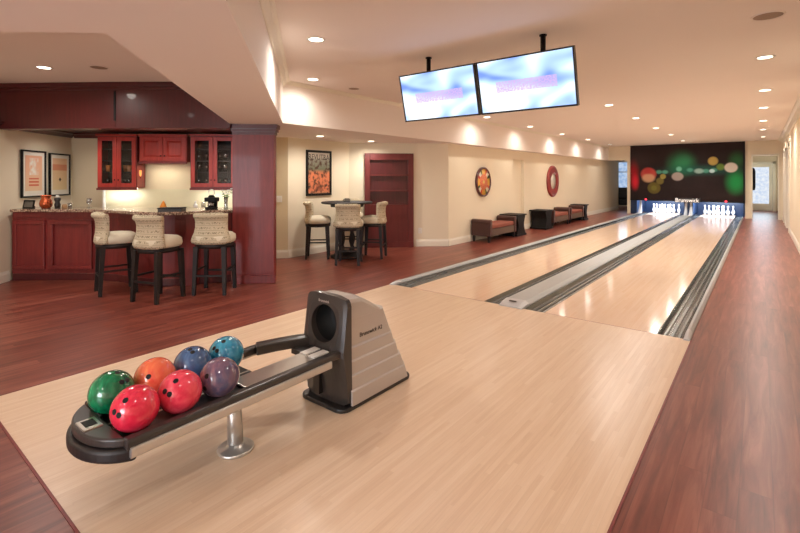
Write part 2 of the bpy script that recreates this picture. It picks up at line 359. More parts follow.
# ------------------------------------------------------------------ lanes, gutters, cappings
for nm, x0, x1 in (('left', -rr, -rl), ('right', rl, rr)):
    tag(obj('bowling_lane', M().box(x0, x1, .004, 17.25, -.1, .003), m_lane), f'{nm} maple bowling lane with ten pins at its far end', 'bowling lane', 'maple bowling lanes')
struct('trim_9', M().box(-rr, -rl, -.004, .004, -.05, .0036).box(rl, rr, -.004, .004, -.05, .0036), m_cherry)
def gutter(x0, x1, lab):
    w = x1-x0; t_ = thing('lane_gutter', lab, 'gutter', ((x0+x1)/2, 0, 0), 0, 'gutters beside the lanes')
    x0 += .002; x1 -= .002; w = x1-x0
    pr = [(x0,.0),(x0,-.10),(x1,-.10),(x1,.0),(x1-.008,.0),(x1-w*.12,-.035),(x1-w*.3,-.045),(x0+w*.3,-.045),(x0+w*.12,-.035),(x0+.008,.0)]
    obj('channel', M().extr(pr, lambda p,q,t: (p,t,q), .005, 17.2), m_gut, t_)
    for k in (.24, .5, .76):
        xx = x0+w*k
        obj('rib', M().extr([(xx-.013,-.0445),(xx+.013,-.0445),(xx+.009,-.030),(xx-.009,-.030)], lambda p,q,t: (p,t,q), .006, 17.0), m_gutrib, t_)
gutter(-rr-g_-.05, -rr, 'dark grey ribbed gutter along the left edge of the left lane')
gutter(-rl, -.15, 'dark grey ribbed gutter between the left lane and the centre capping')
gutter(.13, rl, 'dark grey ribbed gutter between the centre capping and the right lane')
gutter(rr, rr+g_, 'dark grey ribbed gutter along the right edge of the right lane beside the aisle')
def capping(x0, x1, h, lab):
    t_ = thing('lane_capping', lab, 'capping', ((x0+x1)/2, 0, 0), 0, 'grey cappings of the gutters')
    pr = [(x0+.001,-.1),(x1-.001,-.1),(x1-.001,h*.3),(x1-.012-.12*(x1-x0),h),(x0+.012,h),(x0+.001,h*.55)]
    obj('rail', M().extr(pr, lambda p,q,t: (p,t,q), .16, YE-.32 if x0 < 0 < x1 else YE+.2), m_cap, t_)
    e = M(); n_ = 6; rs = []
    for k in range(n_+1):
        y = .16-.20*k/n_; s_ = (1-(k/n_)**2*.75)
        rs.append([(x0+.001, y, -.0 if y < .0 else -.1), (x1-.001, y, -.0 if y < 0 else -.1), (x1-.001, y, h*.5*s_+.004), (x1-.012-.12*(x1-x0), y, h*s_+.006), (x0+.012, y, h*s_+.006), (x0+.001, y, h*.5*s_+.004)])
    e.rings(rs, smooth=False); obj('end_cap', e, m_capend, t_)
    return t_
capping(XL+.004, -rr-g_-.05, .035, 'pale grey capping on the outer side of the left gutter by the wood floor')
cc = capping(-.15, .13, .05, 'wide pale grey centre capping between the two lanes')
obj('badge', M().box(-.06, .02, .04, .07, .050, .0575), m_plas, cc, label='dark badge')
capping(rr+g_, XR-.002, .05, 'narrow grey capping at the right gutter along the aisle')

# ------------------------------------------------------------------ masking panel with bokeh print, pit and pins
def bokeh():
    t = NT('bokeh_print'); x, y, z = t.xyz()
    base = t.mix(t.noise(1.2), lin((24,17,18)), lin((50,36,35))); c = base
    XA, XB, ZA, ZT = -1.78, 1.755, .62, 2.76
    def at(px, py):
        # picture position on the panel, in metres on it
        r = (px-400)/F; dy_ = YE-CY; dx_ = dy_*(r*cs-sn)/(cs+r*sn); dep = -dx_*sn+dy_*cs
        return CX+dx_, H-(py-YH)/F*dep
    def spot(px, py, rad, col, k, soft=.3, sx=1., ring=0.):
        nonlocal c
        cx_, cz_ = at(px, py); cz_ -= .6
        dd = t.math('SQRT', t.math('ADD', t.math('POWER', t.math('DIVIDE', t.math('SUBTRACT', x, cx_), sx), 2.), t.math('POWER', t.math('SUBTRACT', z, cz_), 2.)))
        f = t.rng(dd, rad*(1-soft), rad*(1+soft), k, 0., True)
        if ring: f = t.math('MAXIMUM', f, t.math('MULTIPLY', t.rng(t.math('ABSOLUTE', t.math('SUBTRACT', dd, rad)), 0., rad*.18, ring, 0.), 1.))
        c = t.mix(f, c, lin(col))
    spot(634,172,.40,(160,24,34),.8,.9,.35); spot(635,182,.25,(215,40,56),.85,.8,.45)
    spot(681,163,.36,(44,140,90),.8,.85); spot(683,160,.2,(60,150,100),.4,.8)
    spot(736,182,.34,(34,150,78),.9,.8,.7); spot(737,160,.24,(40,110,60),.6,.9,.8)
    spot(640,158,.3,(58,50,50),.6,.9,1.2); spot(660,150,.5,(52,40,40),.5,.9,2.)
    spot(700,170,.16,(30,96,84),.6,.9,6.)
    for px in (659,665,690,706,714): spot(px,170+(px%3),.07,(96,176,150),.6,.5,1.4)
    spot(712,171,.07,(196,222,226),.85,.3,1.2); spot(699,171,.09,(170,200,190),.7,.4,1.6)
    spot(648.5,174,.24,(196,80,70),.8,.15,1.1,.5); spot(648.5,178,.17,(200,158,122),.8,.3,1.3); spot(648,171,.12,(170,50,50),.7,.6,1.3)
    spot(660,181,.13,(130,116,56),.65,.25,1.,.4); spot(663,176.5,.1,(200,180,90),.5,.25)
    spot(654,188,.21,(112,100,44),.65,.12,1.,.6); spot(654,188,.10,(120,120,50),.5,.4)
    spot(677.5,176.5,.16,(176,158,150),.75,.15,1.2,.3); spot(679,169,.09,(130,206,176),.7,.4)
    spot(713,161,.15,(200,172,92),.8,.2,1.,.6); spot(720.5,167,.12,(120,150,60),.7,.35)
    spot(731,167.5,.175,(214,202,190),.88,.12,1.1,.3)
    t.bsdf(c, .5, 0, .15); return t.m
mk = thing('masking_unit', 'large dark panel with coloured light-spot print above the pins', 'masking panel', (0, YE, .6))
obj('printed_panel', M().box(-2.0, 1.755, YE-.01, YE+.04, .60, ZC-.005), bokeh(), mk)
obj('bottom_rail', M().box(-2.0, 1.755, YE-.02, YE+.04, .555, .60), m_black, mk)
obj('side_post', M().box(1.70, 1.755, YE-.03, YE-.011, .60, ZC-.004), m_black, mk)
def text_mesh(s, size, mat3, ext=.001, align='CENTER'):
    cu = bpy.data.curves.new('lettering', 'FONT'); cu.body = s; cu.size = size; cu.extrude = ext; cu.align_x = align; cu.align_y = 'CENTER'; cu.resolution_u = 3
    o = bpy.data.objects.new('lettering', cu); C.objects.link(o)
    dg = bpy.context.evaluated_depsgraph_get(); me = bpy.data.meshes.new_from_object(o.evaluated_get(dg))
    m = M().add([mat3 @ v.co for v in me.vertices], [list(p.vertices) for p in me.polygons])
    bpy.data.objects.remove(o); bpy.data.meshes.remove(me); bpy.data.curves.remove(cu); return m
def frame3(o, ex, ey):                     # text plane: o origin, ex reading direction, ey up
    ex, ey = Vector(ex).normalized(), Vector(ey).normalized(); ez = ex.cross(ey); o = Vector(o)
    return Matrix(((ex.x,ey.x,ez.x,o.x),(ex.y,ey.y,ez.y,o.y),(ex.z,ey.z,ez.z,o.z),(0,0,0,1)))
def at_mask(px, py, Y=YE):
    r = (px-400)/F; dy_ = Y-CY; dx_ = dy_*(r*cs-sn)/(cs+r*sn); dep = -dx_*sn+dy_*cs
    return CX+dx_, H-(py-YH)/F*dep
sg = thing('lettered_sign', 'pale lettered sign between the lanes under the dark panel', 'sign', (0, YE-.05, .5))
m_signlit = emis('lit_lettering', (255,236,220), 1.3)
sgm = text_mesh('Brunswick', .215, frame3((.0, YE-.065, .60), (1,0,0), (0,0,1)), .004)
wx = max(v.x for v in sgm.v)-min(v.x for v in sgm.v)
sgm.xf(Matrix.Translation((-.02,0,0)) @ Matrix.Diagonal((.76/wx,1,1,1)))
obj('backing', M().box(-.43, .40, YE-.058, YE-.022, .52, .69), m_plas, sg)
obj('lettering', sgm, m_signlit, sg)
# pit: back curtain, side walls, division
pit = thing('pin_pit', 'dark blue pit housing behind the pins of both lanes', 'pit', (0, 17.3, 0))
obj('back_curtain', M().box(-2.0, 1.74, 17.5, 17.55, -.1, .8), m_navy, pit)
obj('side_wall', M().box(-2.0, -1.78, YE+.05, 17.5, .002, .60), m_navy, pit)
obj('side_wall', M().box(1.70, 1.745, YE+.05, 17.5, .06, .60), m_navy, pit)
obj('division', M().box(-.145, .145, YE+.24, 17.5, .04, .60), m_navy, pit)
obj('canopy', M().box(-2.0, 1.745, YE+.45, 17.5, .75, .8), m_hole, pit)
for x0 in (-1.68, -.1, .06):               # pale curved ball-track fairings in front of the division
    t_ = thing('track_fairing', {-1.68:'pale curved fairing at the far end of the left gutter', -.1:'left pale curved fairing between the lanes under the lettered sign', .06:'right pale curved fairing between the lanes under the lettered sign'}[x0], 'fairing', (x0+.04, YE-.1, 0), 0, 'pale fairings at the pit')
    rs = []
    for k in range(9):
        s_ = k/8; z = .51*s_+.036; y = YE+.13-.42*(1-s_)**2.2; w = .05+.02*(1-s_)
        rs.append([(x0-.0+.04-w/2*1.3, y, z), (x0+.04+w/2*1.3, y, z), (x0+.04+w/2, YE+.19, z), (x0+.04-w/2, YE+.19, z)])
    obj('shell', M().rings(rs, smooth=False), m_capend, t_)
# pins
prof = [(.026,0),(.029,.012),(.036,.035),(.050,.075),(.0585,.105),(.0605,.1145),(.0595,.125),(.053,.155),(.042,.185),(.031,.212),(.0245,.238),(.0228,.254),(.0235,.272),(.0275,.300),(.0315,.325),(.0323,.343),(.030,.361),(.0235,.374),(.012,.380),(.002,.381)]
rows = ['head pin', 'second-row pin', 'third-row pin', 'back-row pin']
pos_words = [['foremost'], ['left', 'right'], ['left', 'middle', 'right'], ['outer left', 'inner left', 'inner right', 'outer right']]
pin0 = None
for nm, xc in (('left', -(rl+rr)/2), ('right', (rl+rr)/2)):
    for r in range(4):
        for k in range(r+1):
            lab = f'white bowling pin on the {nm} lane, {pos_words[r][k]} of its {["head spot","second row","third row","back row"][r]}'
            loc = (xc+(k-r/2)*.3048, 16.22+r*.264, .0035)
            if pin0 is None:
                pin0 = thing('bowling_pin', lab, 'bowling pin', loc, 0, 'pins at the lane ends')
                obj('body', M().lathe(prof, n=20), m_pin, pin0, world=False)
                for zz in (.262, .283):
                    rr_ = .0248 if zz < .27 else .0266
                    obj('stripe', M().lathe([(rr_-.001,zz-.004),(rr_+.0006,zz-.0035),(rr_+.0008,zz+.0035),(rr_-.001,zz+.004)], n=20), m_red, pin0, world=False)
            else: dup(pin0, loc, 0, lab)
m_tube = emis('pit_tube', (214,230,255), 14.)
for nm, xc in (('left', -(rl+rr)/2), ('right', (rl+rr)/2)):
    t_ = thing('pit_lamp', f'hidden cool white tube lamp over the {nm} lane pins', 'lamp', (xc, YE+.12, .66), 0, 'lamps over the pins')
    obj('tube', M().tube([(xc-.5, YE+.33, .72), (xc+.5, YE+.33, .72)], .018), m_tube, t_)
    obj('holder', M().box(xc-.53, xc+.53, YE+.30, YE+.36, .739, .749), m_white, t_)
    area('pit_light', (xc, YE+.33, .695), 60, 1.0, (.80,.90,1), (math.radians(30),0,0), PI, 'RECTANGLE', .08)
for px, nm in ((646, 'left'), (726, 'right')):
    x_, z_ = at_mask(px, 202.2)
    tag(obj('indicator_lamp', M().ball((x_, YE-.035, .60), .03, 12, 8, (1.3,.5,1)), emis('red_indicator_'+nm, (255,60,70), 3.)), f'small red indicator lamp above the {nm} lane pins', 'lamp', 'red indicator lamps')

# ------------------------------------------------------------------ ball return with its rack
zt = lambda y: .380+.006*(y+4.04)
br = thing('ball_return', 'grey and silver ball return with long rack on the maple approach', 'ball return', (0, -2.5, 0.003))
def rrect(x0, x1, y0, y1, r, n=6):
    out = []
    for cx_, cy_, a0 in ((x1-r,y1-r,0),(x0+r,y1-r,90),(x0+r,y0+r,180),(x1-r,y0+r,270)):
        for k in range(n+1):
            a = math.radians(a0+90*k/n); out.append((cx_+r*math.cos(a), cy_+r*math.sin(a)))
    return out
obj('base_plate', M().prism(rrect(-.215, .205, -2.87, -2.15, .07), .003, .03), m_plas_d, br, .008)
# silver body: stacked sections with ledges
yr = lambda z: -2.17-(z-.03)*.33-(.02 if z>.39 else 0)-(.008 if z>.3 else 0)-(.008 if z>.21 else 0)-(.008 if z>.13 else 0)           # rear edge
levels = [(.03,.208),(.12,.205),(.126,.194),(.21,.192),(.216,.183),(.296,.181),(.302,.173),(.378,.171),(.386,.160),(.56,.160)]
body = M(); rs = []
for z, w in levels:
    y1_ = yr(z); rs.append([(-w,-2.785,z),(-w+.018,-2.785,z),(-w+.018,-2.66,z),(w-.018,-2.66,z),(w-.018,-2.785,z),(w,-2.785,z),(w,y1_-.05,z),(w-.05,y1_,z),(-w+.05,y1_,z),(-w,y1_-.05,z)])
body.rings(rs, smooth=False)
obj('side_shell', body, m_silver, br, .004)
top = M(); rs = []
for k in range(9):                          # sloping rounded top
    s_ = k/8; y = -2.66+s_*.22; zt_ = .688-.10*s_-.03*s_*s_; w = .163-.004*s_; rs.append([(-w,y,.559),(w,y,.559),(w,y,zt_-.03),(w*.94,y,zt_-.006),(w*.55,y,zt_+.005),(-w*.55,y,zt_+.005),(-w*.94,y,zt_-.006),(-w,y,zt_-.03)])
top.rings(rs, smooth=False)
o8 = [(-.163,.56),(-.163,.668),(-.153,.690),(-.09,.701),(.09,.701),(.153,.690),(.163,.668),(.163,.56)]; i8 = [(p*.9, .56+(q-.56)*.86) for p, q in reversed(o8)]
top.extr(o8+i8, lambda p,q,t: (p, t, q-(t+2.785)*.1), -2.785, -2.655)
obj('top_shell', top, m_silver, br, .004)
# dark front with the round mouth
N = 64; cz = .525; R = .118
def outl(a):
    dx, dz_ = math.cos(a), math.sin(a); best = 9
    poly = [(-.196,.03),(.196,.03),(.190,.36),(.188,.665),(.168,.692),(.09,.708),(-.09,.712),(-.168,.70),(-.190,.672),(-.190,.36)]
    for i in range(len(poly)):
        (x1,z1),(x2,z2) = poly[i], poly[(i+1)%len(poly)]; z1 -= cz; z2 -= cz
        ex, ez = x2-x1, z2-z1; den = dx*ez-dz_*ex
        if abs(den) < 1e-9: continue
        s_ = (x1*ez-z1*ex)/den; u_ = (x1*dz_-z1*dx)/den
        if s_ > 0 and -1e-6 <= u_ <= 1+1e-6: best = min(best, s_)
    return dx*best, cz+dz_*best
def yf(z, x=0): return -2.80-.045*(1-min(1, abs(z-.37)/.34))-.02*(1-(x/.2)**2)
fr_ = M(); outer = [outl(2*PI*i/N+.001) for i in range(N)]
r_out_f = [(x, yf(z,x), z) for x, z in outer]; r_out_b = [(x, -2.775, z) for x, z in outer]
mids = []
for q in (.35, .7):
    mids.append([(x*(q)+R*math.cos(2*PI*i/N)*(1-q), yf(z*q+(cz+R*math.sin(2*PI*i/N))*(1-q), x*q), z*q+(cz+R*math.sin(2*PI*i/N))*(1-q)) for i, (x, z) in enumerate(outer)])
r_in_f = [(R*math.cos(2*PI*i/N), yf(cz+R*math.sin(2*PI*i/N), 0)+.006, cz+R*math.sin(2*PI*i/N)) for i in range(N)]
r_in_b = [(R*math.cos(2*PI*i/N), -2.76, cz+R*math.sin(2*PI*i/N)) for i in range(N)]
fr_.rings([r_out_b, r_out_f, mids[1], mids[0], r_in_f, r_in_b], cap=False, smooth=False)
obj('front_shell', fr_, m_plas, br, label='charcoal front with round mouth')
obj('mouth_lining', M().rings([[(R*k*math.cos(2*PI*i/N), y, cz+R*k*math.sin(2*PI*i/N)) for i in range(N)] for k, y in ((.995,-2.80),(.97,-2.672),(.6,-2.6715),(.02,-2.671))], cap=False), m_hole, br, label='black mouth')  # closes the shallow mouth; the shade of a deep hole is in its black
cr = [(-.145,.05),(-.09,.05),(-.09,.21),(-.115,.235),(-.145,.21)]
obj('foot_hatch', M().extr([(x+.07,z+.02) for x,z in cr], lambda p,q,t: (p, t, q), -2.86, -2.80), m_plas_d, br)
lt = text_mesh('Brunswick A2', .040, frame3((.1615, -2.56, .438), (0,1,0), (0,0,1)), .0008)
obj('lettering', lt, m_plas_d, br, label='dark lettering on the silver side')
lt = text_mesh('Brunswick', .024, frame3((-.01, -2.828, .665), (1,0,0), (0,0,1)), .001)
obj('lettering', lt, m_silver, br, label='small silver lettering above the mouth')
# rack
def sweep(pts, prof_, fn=None):
    rs = []
    for k, p in enumerate(pts):
        p = Vector(p); t_ = Vector(pts[min(k+1,len(pts)-1)])-Vector(pts[max(k-1,0)]); t_.z = 0; t_.normalize(); n_ = Vector((t_.y,-t_.x,0))
        rs.append([p+n_*a+Vector((0,0,b)) for a, b in prof_])
    return M().rings(rs, smooth=False)
rimprof = [(-.028,-.045),(.026,-.045),(.029,-.012),(.021,.0),(-.014,.0),(-.026,-.010)]
ys = [-4.06+ k*(1.24/10) for k in range(11)]
obj('near_rim', sweep([(.141, y, zt(y)) for y in ys], rimprof), m_plas, br, .006)
far = [(-.340, y, zt(y)) for y in (-4.05,-3.8,-3.6,-3.4,-3.2,-3.10)]+[(-.27,-2.99,zt(-2.99)+.01),(-.20,-2.89,zt(-2.89)+.02),(-.165,-2.83,zt(-2.83)+.02)]
obj('far_rim', sweep(far, [(-p*1.0,q) for p,q in rimprof]), m_plas, br, .006)
obj('far_elbow', sweep([(-.325,-3.12,zt(-3.1)+.012),(-.262,-3.01,zt(-3)+.022),(-.19,-2.90,zt(-2.9)+.03),(-.15,-2.83,zt(-2.85)+.03)], [(-.04,-.06),(.045,-.06),(.045,-.005),(.02,.006),(-.02,.006),(-.04,-.005)]), m_plas, br, .006)
srp = [(-.008,-.022),(.010,-.022),(.014,-.012),(.014,.012),(.010,.022),(-.008,.022)]
obj('side_rail', sweep([(.166, y, zt(y)-.055) for y in (-4.05,-3.6,-3.2,-2.93)], srp), m_alu, br, .003, label='silver side rail')
obj('side_rail', sweep([(-.372, y, zt(y)-.055) for y in (-3.97,-3.6,-3.2,-3.08)], srp), m_alu, br, .003, label='silver side rail')
# rounded end of the rack
def half(cx_, cy_, hw, ln, n=20): return [(cx_+hw*math.cos(PI+PI*k/n), cy_+ln*math.sin(PI+PI*k/n)) for k in range(n+1)]
cxr = -.100
def endshape(hw, ln, z0, z1, y_in):
    c_ = (y_in+3.97)/ln if y_in < -3.97 else 0
    m = M(); a0 = math.asin(-c_) if c_ else 0; n_ = 24
    poly = [(cxr+hw*math.cos(PI+a0+(PI-2*a0)*k/n_), -3.97+ln*math.sin(PI+a0+(PI-2*a0)*k/n_)) for k in range(n_+1)]
    if not c_: poly += [(cxr+hw, y_in), (cxr-hw, y_in)]
    n = len(poly); vs = [(x,y,zt(y)+z0) for x,y in poly]+[(x,y,zt(y)+z1) for x,y in poly]
    return m.add(vs, [list(range(n-1,-1,-1)), list(range(n,2*n))]+[(i,(i+1)%n,n+(i+1)%n,n+i) for i in range(n)])
obj('end_tray', endshape(.268, .195, -.04, .0, -4.056), m_plas, br, .014, seg=3)
obj('end_bumper', endshape(.276, .215, -.100, -.042, -4.02), m_plas_d, br, .022, seg=4)
vx, vy = .0-.17, -4.085
ve = obj('vent_frame', M().box(-.155, -.045, -4.150, -4.075, zt(-4.11)-.004, zt(-4.11)+.006), m_steel, br, .004, label='steel framed vent at the end')
obj('vent_slot', M().box(-.135, -.07, -4.135, -4.09, zt(-4.11)+.002, zt(-4.11)+.0075), m_hole, ve)
bed = M(); n = 6
def slab(x0, x1, y0, y1, d0, d1): return M().hexa([(x0,y0,zt(y0)+d0),(x1,y0,zt(y0)+d0),(x1,y1,zt(y1)+d0),(x0,y1,zt(y1)+d0)], [(x0,y0,zt(y0)+d1),(x1,y0,zt(y0)+d1),(x1,y1,zt(y1)+d1),(x0,y1,zt(y1)+d1)])
obj('ball_bed', slab(-.311, .112, -4.05, -3.30, -.060, -.0425), m_plas_d, br)
obj('bed_rail', M().tube([(-.065,y,zt(y)-.047) for y in (-4.04,-3.3)], .008), m_steel, br)
obj('bed_rail', M().tube([(.095,y,zt(y)-.037) for y in (-4.04,-3.3)], .006), m_steel, br)
obj('bed_rail', M().tube([(-.125,y,zt(y)-.047) for y in (-4.04,-3.3)], .008), m_steel, br)
obj('deck_plate', slab(-.058, .098, -3.46, -2.79, -.030, -.022), m_steel, br, .003, label='brushed steel deck plate')
obj('deck_skirt', slab(-.062, .096, -3.46, -2.79, -.062, -.031), m_plas_d, br)
obj('mouth_bridge', slab(-.16, .10, -2.97, -2.79, -.052, -.0215).xf(Matrix.Translation((0,0,.0))), m_plas_d, br)
obj('notice_plate', M().box(-.052, .002, -2.99, -2.87, zt(-2.93)-.023, zt(-2.93)-.014), m_white, br, label='white notice plate')
obj('notice_plate', M().box(.03, .085, -2.99, -2.87, zt(-2.93)-.023, zt(-2.93)-.014), m_white, br, label='white notice plate')
fp = G(237, 450, .003); lx, ly = fp.x, fp.y
leg = M().tube([(lx-.012, ly+.0, .015), (lx-.05, ly+.01, .30)], [.042,.036], 20)
obj('leg', leg, m_alu, br, label='steel leg')
obj('leg_flange', M().lathe([(.092,.003),(.096,.012),(.088,.020),(.05,.026),(.044,.04),(.036,.044)], (lx-.012, ly, 0), 28), m_alu, br)
obj('leg_head', M().box(-.25, .08, ly-.04, ly+.06, zt(ly)-.095, zt(ly)-.062), m_plas_d, br)

def ball_mat(name, c1, c2, c3=None, sc=7., dist=2., rough=.12):
    t = NT(name); n = t.noise(sc, detail=4, rough=.55, dist=dist)
    st = [(.32, lin(c1)), (.62, lin(c2))]
    if c3: st.append((.72, lin(c3)))
    t.bsdf(t.ramp(n, st), rough, 0, .5, .6); return t.m
RB = .0985
camp = Vector((CX, CY, H))
balls = [ # x, y, colours, label, grip-hole direction (right, up) seen from the camera
 (.026,-3.975, ball_mat('red_ball',(216,26,60),(246,62,92),sc=5), 'glossy red bowling ball nearest the rounded end of the rack', (-.62,.10)),
 (.026,-3.775, ball_mat('pink_red_ball',(222,36,70),(250,92,112),(252,140,130),sc=5), 'pinkish red bowling ball in the middle of the near row', (-.45,.2)),
 (.030,-3.575, ball_mat('purple_grey_ball',(76,74,106),(142,106,120),(190,90,104),sc=6), 'smoky purple and grey bowling ball beside the bare steel deck', (-.75,-.2)),
 (-.226,-3.98, ball_mat('green_ball',(4,84,52),(24,150,98),(120,206,156),sc=6), 'marbled green bowling ball at the rounded end of the rack', (.45,.55)),
 (-.226,-3.782, ball_mat('orange_ball',(246,92,72),(255,142,94),(255,190,130),sc=6), 'orange swirled bowling ball between the green and blue balls', (-.45,-.25)),
 (-.226,-3.584, ball_mat('slate_blue_ball',(54,82,126),(90,128,172),(130,160,186),sc=7), 'slate blue bowling ball half hidden behind the purple one', (.1,.8)),
 (-.226,-3.386, ball_mat('teal_ball',(28,122,164),(74,172,200),(140,206,190),sc=6), 'teal blue bowling ball farthest from the rounded end', (-.45,.45)),
]
for x, y, mt, lab, hd in balls:
    c_ = Vector((x, y, zt(y)+.0567))
    t_ = thing('bowling_ball', lab, 'bowling ball', c_-Vector((0,0,RB)), 0, 'bowling balls on the rack')
    obj('shell', M().ball(c_, RB, 40, 24), mt, t_)
    w = (camp-c_).normalized(); rgt = Vector((0,0,1)).cross(w).normalized(); up = w.cross(rgt)
    dirv = (rgt*hd[0]+up*hd[1]+w*math.sqrt(max(.05,1-hd[0]**2-hd[1]**2))).normalized()
    t1 = dirv.cross(Vector((.3,.2,1))).normalized(); t2 = dirv.cross(t1)
    for a, b in ((.15,.20),(-.15,.20),(0,-.42)):
        n_ = (dirv+t1*a+t2*b).normalized(); p = c_+n_*RB; q1 = n_.cross(t1).normalized(); q2 = n_.cross(q1)
        rad = .0115
        obj('finger_hole', M().rings([[p+n_*h_+(q1*math.cos(2*PI*i/14)+q2*math.sin(2*PI*i/14))*rad*k for i in range(14)] for k, h_ in ((1.05,-.003),(1.05,.0004),(.9,.0006),(.02,.0004))], cap=False), m_hole, t_)

# ------------------------------------------------------------------ screens
def tv_mat():
    t = NT('score_screen'); x, y, z = t.xyz()
    v = t.comb(t.math('MULTIPLY', x, 2.4), t.math('MULTIPLY', y, 2.), t.math('MULTIPLY', z, 5.))
    c = t.ramp(t.noise(1., v, 1, .4, .4), [(.34, lin((112,140,226))), (.50, lin((180,210,248))), (.64, lin((240,250,255)))])
    ax = t.math('ABSOLUTE', t.math('SUBTRACT', x, .01)); az = t.math('ABSOLUTE', t.math('SUBTRACT', z, -.01))
    band = t.math('MULTIPLY', t.math('LESS_THAN', ax, .29), t.math('LESS_THAN', az, .05))
    mott = t.noise(1., t.comb(t.math('MULTIPLY', x, 60.), 0., t.math('MULTIPLY', z, 70.)), 2)
    c = t.mix(t.math('MULTIPLY', band, t.rng(mott, .35, .6, .45, .95)), c, lin((188,160,214)))
    e = t.n('ShaderNodeEmission'); t.l(c, e.inputs[0]); e.inputs[1].default_value = 1.25; t.l(e.outputs[0], t.out.inputs[0]); return t.m
m_screen = tv_mat()
TW, TH = .925, .505
def tv(xc, yc, zc, tilt, pole, lab):
    t_ = thing('wall_screen', lab, 'television', (xc, yc, zc), 0, 'score screens')
    t_.name = 'television'; WM[t_.name] = Matrix.Translation((xc,yc,zc))
    rx = Matrix.Rotation(tilt, 4, 'X')
    fr = M().box(-TW/2, TW/2, 0, .05, -TH/2, -TH/2+.016).box(-TW/2, TW/2, 0, .05, TH/2-.014, TH/2).box(-TW/2, -TW/2+.014, 0, .05, -TH/2+.016, TH/2-.014).box(TW/2-.014, TW/2, 0, .05, -TH/2+.016, TH/2-.014).box(-TW/2+.014, TW/2-.014, .03, .05, -TH/2+.016, TH/2-.014)
    obj('bezel', fr.xf(rx), m_bezel, t_, .003, world=False)
    o = obj('screen', M().box(-TW/2+.014, TW/2-.014, .008, .028, -TH/2+.016, TH/2-.014).xf(rx), m_screen, t_, world=False)
    obj('back_housing', M().hexa([(-.34,.05,-.2),(.34,.05,-.2),(.34,.05,.2),(-.34,.05,.2)], [(-.27,.10,-.15),(.27,.10,-.15),(.27,.10,.15),(-.27,.10,.15)]).xf(rx), m_bezel, t_, world=False)
    px_, py_ = pole
    lx_, ly_ = px_-xc, py_-yc
    obj('mount_pole', M().tube([(lx_, ly_, ZC-zc), (lx_, ly_, -.05)], .024, 14), m_black, t_, world=False)
    obj('ceiling_plate', M().lathe([(.034,-.012),(.034,-.001)], (lx_, ly_, ZC-zc), 20), m_black, t_, world=False)
    obj('mount_bracket', M().box(lx_-.05, lx_+.05, min(ly_,.09)-.0, ly_+.03, -.09, .03), m_black, t_, world=False)
    return t_
pa, pb = G(430, 58, ZC), G(542, 34, ZC)
YT = (pa.y+pb.y)/2
TZ = 2.325
tv(.515, YT-.16, TZ, math.radians(14), (pb.x, YT), 'bright score screen hanging from ceiling pole, nearer of the two')
tv(-.432, YT-.16, TZ, math.radians(14), (pa.x, YT), 'bright score screen hanging from ceiling pole, farther of the two')

# ------------------------------------------------------------------ recessed lights and speakers
def can(px, py, z, lab, power, light=True, grp='recessed ceiling lights', r=.07, loc=None):
    p = loc or G(px, py, z); t_ = thing('ceiling_light', lab, 'ceiling light', (p.x, p.y, z), 0, grp)
    obj('trim_ring', M().lathe([(r,-.001),(r+.022,-.001),(r+.02,-.006),(r,-.008),(r-.004,-.003)], (0,0,0), 24, cap=False), m_white, t_, world=False)
    obj('diffuser', M().lathe([(r-.001,-.004),(.001,-.0045)], (0,0,0), 24, cap=False), m_lampwhite, t_, world=False)
    if light:
        spot_lamp((p.x, p.y, z-.02), power)
PW = 19
ords = ['nearest', 'second', 'third', 'fourth', 'fifth', 'farthest']
for i, (px, py) in enumerate(((765,57),(765,90),(763.5,107.5),(763,120.5),(763,129.5),(763,136.7))):
    can(px, py, ZC, f'{ords[i]} recessed ceiling light in the row above the right aisle', PW*1.35)
for i, (px, py) in enumerate(((609,105),(636,118),(656,128),(671,134.6),(683,140.6))):
    can(px, py, ZC, f'{["nearest","second","third","fourth","farthest"][i]} recessed ceiling light in the row over the lanes', PW*2.1)
for i, (px, py) in enumerate(((313,79.2),(487,117),(530,126.5),(562,134),(588,139.5),(610,144.3))):
    can(px, py, ZC, f'{ords[i]} recessed ceiling light in the row along the cream soffit', PW*.52)
can(316, 39.2, ZC, 'recessed ceiling light before the screens near the soffit crown', PW)
can(320, 136, ZL, 'recessed ceiling light in low ceiling above the framed poster', 15)
can(371, 141, ZL, 'recessed ceiling light in low ceiling before the bookcase', 15)
can(44, 67.3, ZB, 'recessed ceiling light in lounge ceiling before the bar', 20)
# unseen ceiling lamps added behind the photographer for ambient light
for x, y in ((1.6,-2.2),(1.6,-4.6),(1.6,-7.2),(-.6,-5.2),(-.6,-8.0)):
    spot_lamp((x, y, ZC-.02), PW*.45)
for p in (V(-4.2,.5), V(-2.4,.2), V(-3.5,-2.5)):  # more added fill, under the low soffit at left
    spot_lamp((p.x, p.y, ZL-.02), 7)
for p in (V(-2.9,4.1), V(-4.3,3.2)):  # fill lamps without fixtures, added to brighten the lounge
    spot_lamp((p.x, p.y, ZB-.02), 13)
for p in (V(-5.05,7.15), V(-3.9,7.05), V(-2.95,7.1)):  # bar ceiling downlights, modelled without fixtures
    spot_lamp((p.x, p.y, 2.215), 5.5, 165)
def speaker(px, py, z, lab, r):
    p = G(px, py, z); t_ = thing('ceiling_speaker', lab, 'ceiling speaker', (p.x,p.y,z), 0, 'round ceiling speakers')
    obj('rim', M().lathe([(r,-.001),(r+.012,-.001),(r+.01,-.006),(r-.002,-.006)], n=28, cap=False), m_ceil, t_, world=False)
    obj('grille', M().lathe([(r,-.004),(.001,-.0045)], n=28, cap=False), m_grille, t_, world=False)
speaker(768, 15.5, ZC, 'round grey ceiling speaker above the right aisle', .10)
speaker(354, 88.5, ZC, 'round grey ceiling speaker left of the screens', .08)
